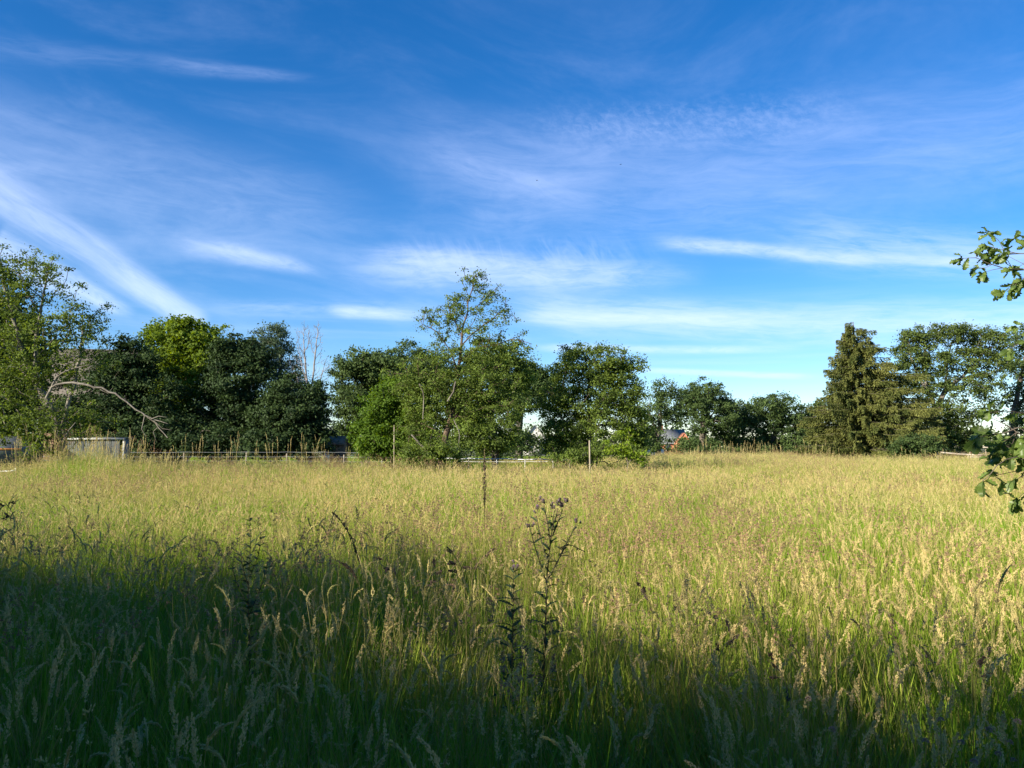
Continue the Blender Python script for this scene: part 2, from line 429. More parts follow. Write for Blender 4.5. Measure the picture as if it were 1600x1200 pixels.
tree('apple_tree', 'old apple tree at the left edge with a leaning trunk and long bare branch', 'tree', 28, 97,
     [(10, 430, 42, 40, 90), (60, 445, 45, 42, 90), (20, 500, 60, 50, 130), (110, 510, 48, 38, 110), (85, 560, 60, 45, 120), (25, 580, 55, 50, 120),
      (15, 650, 50, 50, 120, -.6), (70, 655, 40, 42, 90, -.3), (140, 660, 28, 28, 40), (145, 560, 25, 25, 24), (-40, 480, 60, 80, 60), (-40, 620, 60, 70, 60), (70, 690, 38, 22, 50, -.4)],
     M['bark_pale'], L['apple'], .19, .082, 30,
     limbs=[[(99, 712), (96, 690), (84, 650), (62, 608), (42, 570), (22, 500), (4, 430), (0, 395)], [(68, 620), (56, 585), (56, 540), (62, 490), (72, 440)],
            [(97, 700), (99, 665), (106, 630), (118, 590), (128, 530)], [(42, 570), (75, 540), (110, 500)]],
     spread=.24, seed=11, wob=.07, step=.3, extra=apple_extra, minr=.009)

# ---- left group behind the fence
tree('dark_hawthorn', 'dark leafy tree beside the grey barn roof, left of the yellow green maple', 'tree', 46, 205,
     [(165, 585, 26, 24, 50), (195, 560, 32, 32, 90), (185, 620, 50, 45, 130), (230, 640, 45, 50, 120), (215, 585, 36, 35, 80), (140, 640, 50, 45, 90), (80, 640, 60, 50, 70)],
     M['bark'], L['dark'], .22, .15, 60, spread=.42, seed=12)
tree('maple_tree', 'bright yellow green maple rising above the dark trees on the left', 'tree', 50, 285,
     [(262, 545, 34, 36, 120), (300, 530, 34, 30, 120), (328, 550, 28, 34, 90), (255, 590, 30, 34, 90), (300, 585, 50, 42, 160), (320, 640, 42, 40, 110), (262, 655, 42, 44, 110), (242, 520, 10, 14, 22), (278, 510, 14, 10, 24)],
     M['bark'], L['maple'], .25, .17, 55, spread=.38, seed=13)
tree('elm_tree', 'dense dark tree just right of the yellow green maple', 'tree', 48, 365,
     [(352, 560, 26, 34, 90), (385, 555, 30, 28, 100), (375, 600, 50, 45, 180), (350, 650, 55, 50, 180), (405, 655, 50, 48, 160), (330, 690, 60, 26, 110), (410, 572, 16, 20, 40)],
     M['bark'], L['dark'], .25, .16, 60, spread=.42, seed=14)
tree('ash_tree', 'loose blue green tree whose feathery top shows left of the bare tree', 'tree', 54, 430,
     [(425, 520, 24, 15, 50), (415, 545, 28, 22, 60), (440, 560, 24, 25, 60), (455, 590, 24, 26, 55), (430, 605, 34, 34, 80), (465, 610, 18, 30, 30)],
     M['bark'], L['ash'], .2, .16, 34, spread=.42, seed=15, up=.2, aspect=.4)
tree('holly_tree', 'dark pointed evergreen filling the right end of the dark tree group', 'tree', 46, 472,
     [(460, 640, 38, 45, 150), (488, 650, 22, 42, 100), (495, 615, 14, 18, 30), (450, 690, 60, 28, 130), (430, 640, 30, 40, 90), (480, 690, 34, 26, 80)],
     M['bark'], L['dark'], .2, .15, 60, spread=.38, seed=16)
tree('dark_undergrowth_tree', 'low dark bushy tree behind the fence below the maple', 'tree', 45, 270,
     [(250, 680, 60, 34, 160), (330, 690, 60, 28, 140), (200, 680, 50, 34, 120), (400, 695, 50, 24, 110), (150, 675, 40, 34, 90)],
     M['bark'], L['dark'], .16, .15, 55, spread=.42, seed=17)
# ---- bare tree
def bare_tree():
    r = np.random.default_rng(31); d = 52
    foot = P(484, 700, d); foot[2] = 0
    root = empty('bare_tree', foot, 'dead tree with bare grey twigs standing above the dark evergreens', 'tree')
    s = d / 1200; A = []
    for X, Y, rx, ry, n in ((474, 530, 14, 30, 110), (494, 530, 12, 30, 100), (466, 570, 16, 30, 80), (504, 575, 14, 28, 80), (485, 600, 22, 34, 45), (515, 600, 8, 16, 14), (510, 625, 8, 22, 14)):
        u = unit(r.normal(size=(n, 3))) * r.uniform(.2, 1, (n, 1)) ** .4
        A.append(P(X, Y, d) + u * np.array([rx * s, rx * s, ry * s]))
    A = np.concatenate(A)
    q = lambda *p: [P(x, y, d) + np.array([0, dd, 0]) for x, y, dd in p]
    LM = [q((484, 720, 0), (484, 640, 0), (478, 580, 0), (474, 540, .2), (474, 500, .2)), q((483, 630, 0), (492, 580, -.3), (496, 530, -.2), (497, 502, 0)),
          q((482, 610, 0), (470, 570, .3), (463, 540, .3)), q((486, 620, 0), (500, 590, .2), (508, 560, .3))]
    LM[0][0][2] = -.1
    PA, par, n0, tips = grow(LM, A, r, .35, .05, .55)
    g = Geo(); skeleton_mesh(g, PA, par, .13, .009, 2.2, 0, sides=(6, 4, 3))
    g.obj('trunk', M['bark_dead'], root, smooth=True)
bare_tree()
# ---- centre
tree('round_oak', 'rounded dark oak seen between the bare tree and the crooked fruit tree', 'tree', 62, 575,
     [(572, 570, 34, 28, 130), (545, 590, 30, 28, 90), (600, 590, 34, 34, 110), (555, 620, 38, 22, 90), (590, 640, 50, 40, 120), (545, 660, 26, 36, 90), (540, 690, 30, 20, 60)],
     M['bark'], L['faroak'], .28, .18, 50, spread=.5, seed=21)
tree('back_oak', 'dark oak crown behind the crooked fruit tree', 'tree', 66, 650,
     [(640, 568, 34, 30, 120), (670, 590, 40, 40, 150), (625, 620, 40, 40, 110), (690, 640, 50, 44, 130), (640, 680, 50, 28, 90)],
     M['bark'], L['faroak'], .28, .2, 50, spread=.52, seed=22)
tree('willow_tree', 'mid green tree standing behind the right side of the crooked fruit tree', 'tree', 50, 775,
     [(770, 560, 44, 34, 130), (805, 585, 30, 34, 80), (750, 610, 46, 46, 170), (795, 640, 26, 40, 70), (740, 670, 50, 38, 150), (780, 690, 44, 20, 90)],
     M['bark'], L['pear'], .24, .14, 55, spread=.4, seed=23)
tree('distant_oak', 'tall dark oak with sky showing under its crown, behind the crooked fruit tree', 'tree', 84, 812,
     [(815, 590, 26, 28, 110), (845, 590, 24, 20, 70), (835, 620, 32, 22, 80), (800, 615, 20, 24, 50), (860, 600, 24, 24, 60), (812, 690, 22, 16, 40)],
     M['bark'], L['faroak'], .4, .24, 44, spread=.5, seed=24, limbs=[[(811, 720), (811, 680), (812, 650), (814, 610), (816, 580)], [(812, 650), (828, 620), (845, 600)]])
def fruit_extra(root, d):
    g = Geo()
    for pts, r0, r1 in (([(643, 679), (655, 692), (672, 711)], .03, .06), ([(709, 655), (718, 680), (714, 708)], .02, .012), ([(655, 600), (662, 620), (661, 655)], .02, .02),
                        ([(700, 628), (708, 612), (712, 596)], .04, .03), ([(664, 700), (660, 716), (650, 728)], .02, .01), ([(688, 700), (682, 716), (672, 730)], .025, .012), ([(692, 704), (690, 722), (686, 736)], .03, .015)):
        g = Geo(); q = smooth_line([P(*p, d - .9) for p in pts], .15); q += rng.normal(size=q.shape) * .012
        tube(g, q, np.linspace(r0, r1, len(q)), 5); g.obj('dead_branch', M['bark_pale'], root, smooth=True)
tree('crooked_fruit_tree', 'tall crooked old fruit tree with a sparse open top at the meadow edge', 'tree', 31, 690,
     [(742, 440, 18, 16, 20), (715, 465, 22, 18, 20), (765, 460, 20, 16, 15), (735, 480, 34, 24, 32), (675, 500, 24, 20, 20), (700, 495, 20, 20, 14), (790, 488, 16, 20, 18), (765, 515, 24, 18, 18), (735, 520, 34, 22, 32), (690, 530, 26, 18, 18),
      (815, 540, 20, 10, 18), (765, 545, 34, 20, 40), (720, 560, 50, 26, 95), (670, 585, 46, 30, 110), (740, 595, 60, 32, 170), (690, 620, 50, 30, 140), (770, 630, 44, 34, 130), (660, 650, 34, 32, 90), (640, 610, 26, 26, 60), (735, 650, 30, 24, 40), (645, 690, 24, 26, 40)],
     M['bark_rust'], L['pear'], .135, .072, 24,
     limbs=[[(688, 734), (691, 708), (697, 680), (707, 645), (712, 605), (718, 565), (722, 525), (732, 475), (742, 432)], [(715, 580), (700, 545), (685, 520), (660, 508)],
            [(718, 562), (745, 545), (780, 538), (800, 530), (830, 538)], [(722, 540), (745, 515), (768, 500), (790, 480)], [(722, 525), (705, 490), (700, 465)], [(730, 490), (755, 470), (770, 455)],
            [(708, 640), (690, 610), (665, 590), (640, 580)], [(700, 670), (720, 640), (750, 610), (775, 600)], [(703, 660), (680, 650), (660, 640)]],
     spread=.19, seed=25, wob=.07, step=.28, extra=fruit_extra, minr=.006, depth=.8, back=.2, keepc=.95)
tree('hazel_bush', 'bright green broad leaved bush at the left foot of the crooked fruit tree', 'bush', 33, 612,
     [(600, 640, 30, 34, 130), (580, 690, 26, 30, 110), (625, 610, 26, 22, 70), (640, 660, 34, 44, 150), (610, 700, 40, 22, 100), (655, 700, 28, 26, 80), (565, 665, 12, 12, 22), (590, 665, 26, 34, 80)],
     M['bark'], L['hazel'], .08, .10, 42, spread=.24, seed=26, wob=.05, step=.3)
tree('broad_apple_tree', 'broad bushy apple tree right of the crooked fruit tree, its left side lit bright green', 'tree', 34, 921,
     [(893, 548, 14, 16, 30), (890, 575, 30, 20, 80), (938, 556, 22, 14, 40), (965, 575, 30, 20, 80), (930, 590, 46, 26, 130), (985, 575, 20, 14, 34), (865, 620, 32, 26, 100), (900, 630, 50, 36, 170),
      (960, 630, 46, 40, 170), (875, 670, 40, 32, 120), (930, 675, 60, 30, 180), (990, 660, 30, 36, 90), (985, 610, 22, 28, 60), (995, 690, 26, 18, 50)],
     M['bark'], L['apple'], .18, .085, 42,
     limbs=[[(922, 722), (921, 690), (922, 660), (918, 620), (925, 580)], [(921, 670), (900, 640), (880, 600), (890, 560)], [(922, 660), (950, 630), (970, 590)]],
     spread=.24, seed=27, wob=.07, step=.3)
tree('yellow_sapling', 'small yellow green sapling in front of the broad apple tree', 'sapling', 29, 980,
     [(982, 688, 7, 8, 16), (980, 705, 10, 10, 24), (962, 700, 7, 8, 12), (1000, 715, 7, 5, 8)], M['bark'], L['sapling'], .03, .09, 22, spread=.14, seed=28, step=.2, wob=.03)
tree('low_shrub', 'low leafy shrub hiding the foot of the crooked fruit tree', 'bush', 30, 672,
     [(660, 712, 22, 14, 50), (700, 714, 18, 12, 40), (680, 700, 22, 16, 50), (640, 716, 16, 10, 24)], M['bark'], L['apple'], .04, .08, 30, spread=.2, seed=29, step=.25, wob=.04)
tree('bramble_shrub', 'low bramble shrub around the wooden post of the broad apple tree', 'bush', 32, 925,
     [(905, 712, 20, 12, 40), (940, 708, 26, 14, 60), (985, 712, 22, 10, 40), (875, 712, 16, 10, 24)], M['bark'], L['pear'], .04, .08, 30, spread=.2, seed=30, step=.25, wob=.04)
# ---- far right line
tree('thin_oak', 'slim see-through oak left of the red brick house', 'tree', 92, 1030,
     [(1040, 610, 26, 16, 60), (1030, 635, 30, 24, 70), (1050, 650, 20, 20, 40), (1010, 650, 24, 26, 50), (1020, 685, 26, 18, 60)], M['bark'], L['faroak'], .35, .22, 30, spread=.6, seed=41,
     limbs=[[(1028, 720), (1029, 690), (1031, 660), (1034, 620)], [(1029, 690), (1020, 660), (1012, 640)]])
tree('spreading_oak', 'first dark oak right of the red brick house', 'tree', 104, 1096,
     [(1095, 618, 34, 22, 130), (1075, 640, 22, 24, 70), (1120, 640, 34, 30, 130), (1140, 660, 24, 26, 60), (1100, 665, 36, 22, 60), (1090, 695, 34, 12, 60)], M['bark'], L['faroak'], .45, .26, 40, spread=.62, seed=42,
     limbs=[[(1096, 720), (1097, 690), (1098, 660), (1096, 630)], [(1098, 665), (1080, 645), (1070, 630)], [(1098, 665), (1115, 645), (1130, 630)]])
tree('low_oak', 'lower dark oak between the two round topped oaks of the far row', 'tree', 108, 1146,
     [(1135, 630, 14, 14, 30), (1150, 648, 24, 22, 80), (1165, 665, 20, 22, 60), (1140, 675, 30, 16, 60), (1160, 695, 34, 12, 60)], M['bark'], L['faroak'], .35, .26, 40, spread=.6, seed=43)
tree('round_topped_oak', 'widest round topped oak of the far row, left of the spruce', 'tree', 110, 1205,
     [(1200, 636, 34, 20, 140), (1235, 650, 30, 24, 110), (1185, 660, 26, 24, 80), (1225, 680, 44, 22, 120), (1260, 680, 22, 24, 70), (1200, 698, 50, 12, 90)], M['bark'], L['faroak'], .5, .26, 44, spread=.62, seed=44)
tree('small_far_oak', 'low dark tree tucked against the left edge of the spruce', 'tree', 112, 1275,
     [(1268, 650, 16, 20, 60), (1285, 640, 18, 16, 50), (1270, 685, 26, 22, 80)], M['bark'], L['faroak'], .3, .26, 44, spread=.6, seed=45)
tree('limbed_oak', 'big open oak with pale limbs showing, right of the spruce', 'tree', 70, 1468,
     [(1430, 528, 26, 14, 55), (1490, 520, 34, 13, 80), (1540, 530, 34, 16, 75), (1420, 560, 26, 24, 70), (1465, 555, 40, 24, 90), (1520, 560, 40, 24, 85), (1565, 560, 20, 24, 45), (1440, 600, 34, 28, 80), (1500, 600, 44, 26, 80), (1545, 600, 30, 24, 45),
      (1450, 645, 40, 28, 120), (1495, 655, 34, 26, 90), (1450, 685, 50, 20, 130), (1500, 690, 26, 14, 50), (1540, 640, 20, 18, 30), (1530, 680, 24, 14, 40)],
     M['bark_pale'], L['oak'], .40, .17, 30,
     limbs=[[(1464, 722), (1464, 690), (1462, 655), (1456, 625), (1436, 590), (1424, 560), (1420, 535)], [(1460, 650), (1478, 610), (1502, 590), (1530, 560), (1545, 540)], [(1456, 625), (1442, 585), (1445, 550), (1460, 530)],
            [(1478, 610), (1480, 570), (1486, 535)], [(1502, 590), (1540, 585), (1570, 575)]],
     spread=.42, seed=46, back=.25, keepc=.95)
tree('edge_oak', 'oak cut off by the right edge, behind the near oak sprays', 'tree', 76, 1605,
     [(1600, 530, 30, 18, 70), (1595, 570, 28, 26, 70), (1625, 600, 40, 50, 110), (1590, 620, 20, 24, 40), (1600, 660, 26, 24, 50), (1580, 690, 34, 16, 60), (1650, 560, 40, 50, 70)], M['bark'], L['faroak'], .4, .19, 32, spread=.46, seed=47,
     limbs=[[(1582, 722), (1583, 680), (1586, 640), (1595, 590), (1605, 540)], [(1586, 640), (1620, 600), (1640, 570)]])
tree('right_bush', 'low leafy bush beside the wooden rail, under the open oak', 'bush', 60, 1425,
     [(1410, 700, 22, 12, 50), (1440, 695, 26, 16, 80)], M['bark'], L['faroak'], .1, .15, 50, spread=.35, seed=48)

# ---- spruce
def spruce():
    r = np.random.default_rng(51); d = 66; H = P(1340, 503, d)[2]
    foot = P(1350, 700, d); foot[2] = 0
    root = empty('spruce_tree', foot, 'broad olive spruce with a ragged pointed top, tallest on the right', 'tree')
    gt, gl = Geo(), Geo()
    axis = lambda z: foot + np.array([-.55 * z / H, 0, z])
    tube(gt, np.array([axis(z) for z in np.linspace(0, H, 14)]), np.linspace(.34, .03, 14), 7)
    C, D, T = [], [], []
    z = .6
    while z < H - .3:
        q = 1 - z / H; Lb = 5.4 * (q ** .55) * r.uniform(.78, 1.12) + .1
        for _ in range(int(4 + 6 * q)):
            a = r.uniform(0, 2 * math.pi); l = Lb * r.uniform(.6, 1.12) * (1 + .38 * max(0, math.cos(a)) * (q > .3))
            if z > H * .45 and math.cos(a) < -.1: l *= .9
            z0 = z + r.uniform(-.4, .4); n = max(3, int(l / .35)); t = np.linspace(0, 1, n)
            out = np.stack([math.cos(a) * l * t, math.sin(a) * l * t, (.16 * t - .38 * t * t + .22 * t ** 3) * l * (.6 + q)], 1)
            pts = axis(max(z0, .1)) + out
            pts[:, :2] += r.normal(size=(n, 2)) * .05; pts[:, 2] = pts[:, 2].clip(.15)
            tube(gt, pts, np.linspace(.045 * q + .015, .008, n), 3, cap=False)
            m = int(l * 110); tt = r.uniform(.12, 1, m) ** .75; base = np.stack([np.interp(tt, t, pts[:, i]) for i in range(3)], 1)
            side = np.array([-math.sin(a), math.cos(a), 0]); w = (1.05 - tt)[:, None] * r.uniform(-1, 1, (m, 1)) * min(.55, l * .2)
            hang = -np.abs(r.normal(size=(m, 1))) * .26
            c = base + side * w * 1.2 + np.array([0, 0, 1]) * hang
            C.append(c); D.append(np.array([math.cos(a), math.sin(a), -.35]) + side * np.sign(w) * .7 + r.normal(size=(m, 3)) * .35 + np.array([0, 0, 1]) * hang * 2)
            T.append(np.full(m, r.uniform(0, .6)) + r.uniform(0, .4, m))
        z += .12 + .05 * r.uniform()
    C = np.concatenate(C); D = unit(np.concatenate(D)); T = np.concatenate(T); n = len(C)
    N = unit(r.normal(size=(n, 3)) + np.array([0, 0, .8])); Sd = unit(np.cross(D, N))
    sz = r.uniform(.14, .32, (n, 1)); w = r.uniform(.02, .05, (n, 1))
    V = np.stack([C - D * sz * .5, C + Sd * w, C + D * sz * .5, C - Sd * w], 1).reshape(-1, 3)
    gl.add(V, np.arange(4 * n).reshape(n, 4), np.repeat(T, 4))
    gt.obj('trunk', M['bark'], root, smooth=True); gl.obj('needles', L['spruce'], root, kind='stuff')
spruce()

# ---- trees behind and beside the camera, which throw the shade over the near meadow and the dark group
def simple_tree(name, label, cat, x, y, h, rx, seed, leaf, n=260, size=.3, per=36, low=.14, group=None):
    r = np.random.default_rng(seed)
    root = empty(name, (x, y, 0), label, cat, group)
    u = unit(r.normal(size=(n, 3))) * r.uniform(.1, 1, (n, 1)) ** .4
    hz = h * (1 - low) / 2; A = np.array([x, y, h - hz]) + u * np.array([rx, rx, hz]) + r.normal(size=(n, 3)) * .2
    PA, par, n0, tips = grow([[np.array([x, y, -.1]), np.array([x + .2, y, h * .35]), np.array([x, y + .1, h * .7])]], A, r, .7, .12)
    g = Geo(); skeleton_mesh(g, PA, par, h * .028, .015, minr=.02); g.obj('trunk', M['bark'], root, smooth=True)
    idx = np.repeat(np.arange(n), per); C = A[idx] + r.normal(size=(len(idx), 3)) * .45
    g = Geo(); leaf_quads(g, C[C[:, 2] > .1], size, r.uniform(0, 1, (C[:, 2] > .1).sum()), .5, r); g.obj('crown', leaf, root, kind='stuff')
LINE = [(-33.0, 3.2, 8.6), (-28.5, 1.0, 9.3), (-24.3, -1.4, 9.1), (-20.2, -3.4, 9.4), (-16.4, -5.6, 9.4), (-13.9, -7.4, 9.0), (-11.4, -9.3, 9.2), (-8.6, -10.8, 9.2), (-4.6, -13.2, 9.8), (-.4, -14.6, 9.0)]
LINE = [(x, y, h + .0 + .25 * math.sin(k * 2.1)) for k, (x, y, h) in enumerate(LINE)]
LINE += [(x - 3.6, y - 2.9, h + 1.6) for x, y, h in LINE[3:9]]  # second row, added to close sun gaps in the hedgerow's shade
for i, (x, y, h) in enumerate(LINE):
    simple_tree('hedgerow_oak', 'leafy oak of the hedgerow behind the photographer, beyond the picture', 'tree', x, y, h, 3.0, 60 + i, L['oak'], n=280, size=.32, group='hedgerow oaks behind the photographer')
for i, (x, y, h, rx) in enumerate([(-1.2, -5.2, 8.6, 3.4), (4.6, -4.6, 9.0, 3.4), (10.0, -3.6, 8.4, 3.2), (-6.8, -4.6, 5.9, 2.9), (-11.0, -1.6, 5.2, 2.6), (-14.8, .6, 5.0, 2.6)]):  # unseen oaks, added to block sky light and deepen the near shade
    simple_tree('added_shade_oak', 'broad unseen oak close behind the photographer, added to deepen the near shade', 'tree', x, y, h, rx, 120 + i, L['oak'], n=300, size=.24, per=44, group='oaks added close behind the photographer')
for i, (x, y, h, rx) in enumerate([(-47, 36, 16.5, 5.5), (-40, 43, 14.0, 5), (-56, 30, 20, 6), (-34.5, 50, 12, 3.6)]):  # added out of view as shadow casters for the dark tree group
    simple_tree('added_tall_ash', 'tall unseen ash left of the picture, added to shade the dark trees', 'tree', x, y, h, rx, 80 + i, L['dark'], n=420, size=.42, per=40, group='tall trees added left of the picture')

# ------------------------------------------------------------------ ground
def ground():
    m, nt, out = new_mat('field_soil')
    ge = nt.nodes.new('ShaderNodeNewGeometry')
    a = noise(nt, ge.outputs['Position'], .35, 6, .6).smooth(.35, .65); b = noise(nt, ge.outputs['Position'], 9, 5, .7).smooth(.3, .7)
    col = mixc(nt, b, mixc(nt, a, (.05, .075, .018), (.10, .115, .03)), (.11, .10, .04))
    p = nt.nodes.new('ShaderNodeBsdfPrincipled'); nt.links.new(col, p.inputs['Base Color']); p.inputs['Roughness'].default_value = .95
    bp = nt.nodes.new('ShaderNodeBump'); bp.inputs['Strength'].default_value = .6; bp.inputs['Distance'].default_value = .1
    nt.links.new(b.k, bp.inputs['Height']); nt.links.new(bp.outputs[0], p.inputs['Normal']); nt.links.new(p.outputs[0], out.inputs[0])
    xs = np.concatenate([np.linspace(-2500, -150, 10), np.linspace(-140, 140, 57), np.linspace(150, 2500, 10)])
    ys = np.concatenate([np.linspace(-400, -60, 6), np.linspace(-50, 180, 47), np.linspace(200, 4000, 14)])
    X, Y = np.meshgrid(xs, ys); Z = (np.sin(X * .11) * np.cos(Y * .09)) * .04
    V = np.stack([X, Y, Z], -1).reshape(-1, 3); nx = len(xs); i, j = np.meshgrid(np.arange(len(ys) - 1), np.arange(nx - 1), indexing='ij')
    F = np.stack([i * nx + j, i * nx + j + 1, (i + 1) * nx + j + 1, (i + 1) * nx + j], -1).reshape(-1, 4)
    g = Geo(); g.add(V, F); g.obj('ground', m, smooth=True, kind='structure')
ground()
# far low woodland along the horizon
def far_wood():
    r = np.random.default_rng(90); C = []
    for ang in np.linspace(-50, 50, 260):
        d = r.uniform(300, 420); h = r.uniform(6.0, 12.0) * (1 + .3 * math.sin(ang * .7)); n = 130
        c = np.array([math.sin(R(ang)) * d, math.cos(R(ang)) * d, h * .4])
        C.append(c + unit(r.normal(size=(n, 3))) * np.array([5, 5, h * .6]) * r.uniform(.3, 1, (n, 1)))
    C = np.concatenate(C); C = C[C[:, 2] > .2]
    g = Geo(); leaf_quads(g, C, 1.5, r.uniform(0, 1, len(C)), .4, r, .7)
    tag(g.obj('distant_woodland', L['faroak'], kind='stuff'), 'low dark line of woods along the horizon', 'woodland')
    r = np.random.default_rng(91); C = []
    for X in np.arange(985, 1300, 3.0):
        c = P(X, 700, 118); h = r.uniform(1.6, 2.8); n = 80
        C.append(np.array([c[0], c[1], h * .45]) + unit(r.normal(size=(n, 3))) * np.array([.8, .9, h * .55]) * r.uniform(.3, 1, (n, 1)))
    for X in np.arange(560, 900, 3.0):
        c = P(X, 700, 92); h = r.uniform(1.4, 2.4) * (1.9 if 730 < X < 860 else 1.0); n = 90
        C.append(np.array([c[0], c[1], h * .45]) + unit(r.normal(size=(n, 3))) * np.array([.7, .8, h * .55]) * r.uniform(.3, 1, (n, 1)))
    C = np.concatenate(C); C = C[C[:, 2] > .1]
    g = Geo(); leaf_quads(g, C, .28, r.uniform(0, 1, len(C)), .4, r, .6)
    tag(g.obj('hedge', L['faroak'], kind='stuff'), 'low dark hedge along the far side of the field', 'hedge')
far_wood()

# ------------------------------------------------------------------ grasses
def grass_mat(name, ca, cb, cdry, trans, dry_bias, var=.5):
    m, nt, out = new_mat(name)
    at = nt.nodes.new('ShaderNodeAttribute'); at.attribute_name = 'tint'
    oi = nt.nodes.new('ShaderNodeObjectInfo'); ge = nt.nodes.new('ShaderNodeNewGeometry')
    rnd = S(nt, oi.outputs['Random'])
    big = noise(nt, ge.outputs['Position'], .16, 3, .6, .6).smooth(.32, .68); mid = noise(nt, ge.outputs['Position'], 1.1, 3, .6).smooth(.3, .7)
    t = (S(nt, at.outputs['Fac']) * .6 + rnd * .4)
    dry = (big * .55 + mid * .3 + rnd * var + dry_bias - .45).clamp()
    col = mixc(nt, dry, mixc(nt, t, ca, cb), cdry)
    p = nt.nodes.new('ShaderNodeBsdfPrincipled'); nt.links.new(col, p.inputs['Base Color']); p.inputs['Roughness'].default_value = .6
    p.inputs['Specular IOR Level'].default_value = .08
    tr = nt.nodes.new('ShaderNodeBsdfTranslucent'); nt.links.new(col, tr.inputs['Color'])
    mx = nt.nodes.new('ShaderNodeMixShader'); mx.inputs[0].default_value = trans
    nt.links.new(p.outputs[0], mx.inputs[1]); nt.links.new(tr.outputs[0], mx.inputs[2]); nt.links.new(mx.outputs[0], out.inputs[0]); return m
M['blade'] = grass_mat('grass_blade', (.12, .27, .012), (.30, .48, .030), (.48, .43, .10), .42, .0)
M['stem'] = grass_mat('grass_stem', (.26, .33, .06), (.44, .44, .12), (.52, .40, .18), .3, .25)
M['head_tan'] = grass_mat('grass_head_tan', (.51, .44, .17), (.74, .65, .32), (.67, .52, .24), .38, .2)
M['head_green'] = grass_mat('grass_head_green', (.38, .40, .12), (.57, .56, .21), (.60, .49, .21), .35, .15)
M['head_brown'] = grass_mat('grass_head_brown', (.20, .15, .09), (.38, .27, .16), (.36, .22, .13), .25, .2)
GM = [M['blade'], M['stem'], M['head_tan'], M['head_green'], M['head_brown']]

def blade(g, r, base, h, w, lean, az, seg=4, tint=.5, mat=0, curl=1.6):
    t = np.linspace(0, 1, seg + 1); out = np.array([math.cos(az), math.sin(az), 0])
    c = base + out * (lean * t ** curl)[:, None] + np.array([0, 0, 1]) * (h * (t - .18 * lean / max(h, .01) * t ** 3))[:, None]
    sd = np.array([-math.sin(az + r.uniform(-.6, .6)), math.cos(az), 0]); ww = (w * .5 * (1 - t ** 2.2) + .0003)[:, None]
    V = np.stack([c - sd * ww, c + sd * ww], 1).reshape(-1, 3)
    i = np.arange(seg) * 2; F = np.stack([i, i + 1, i + 3, i + 2], 1)
    g.add(V, F, tint, mat)
def stem_line(r, base, h, lean, az, nod=0.0, seg=6):
    t = np.linspace(0, 1, seg + 1); out = np.array([math.cos(az), math.sin(az), 0])
    return base + out * (lean * t ** 1.8)[:, None] + np.array([0, 0, 1]) * (h * t)[:, None]
def head_line(r, p, dirv, ln, droop, seg=7):
    pts = [p]; d = unit(np.asarray(dirv, float)); side = unit(np.array([d[0], d[1], 0]) + r.normal(size=3) * .2 * np.array([1, 1, 0]))
    for i in range(seg):
        d = unit(d + (side * .8 - np.array([0, 0, 1])) * droop / seg); pts.append(pts[-1] + d * ln / seg)
    return np.array(pts)
def spikelets(g, r, line, n, rad, size, w, mat, tint, profile, fwd=.7):
    m = len(line); t = r.uniform(0, 1, n); idx = t * (m - 1); i0 = np.minimum(idx.astype(int), m - 2); f = (idx - i0)[:, None]
    c = line[i0] * (1 - f) + line[i0 + 1] * f; T = unit(line[i0 + 1] - line[i0])
    o = r.normal(size=(n, 3)); o = unit(o - (o * T).sum(1, keepdims=True) * T)
    pr = profile(t)[:, None]
    a = c + o * rad * pr * r.uniform(.1, 1, (n, 1)); D = unit(T * fwd + o * (1 - fwd) + r.normal(size=(n, 3)) * .15)
    Sd = unit(np.cross(D, r.normal(size=(n, 3)))); sz = size * r.uniform(.7, 1.3, (n, 1)) * (.5 + .5 * pr)
    V = np.stack([a, a + D * sz * .5 + Sd * w, a + D * sz, a + D * sz * .5 - Sd * w], 1).reshape(-1, 3)
    g.add(V, np.arange(4 * n).reshape(n, 4), np.repeat(r.uniform(0, 1, n) * .5 + tint * .5, 4), mat)
spindle = lambda t: np.sin(np.clip(t, 0, 1) * math.pi * .9 + .25).clip(.12)
cone = lambda t: (1.05 - t).clip(.1)
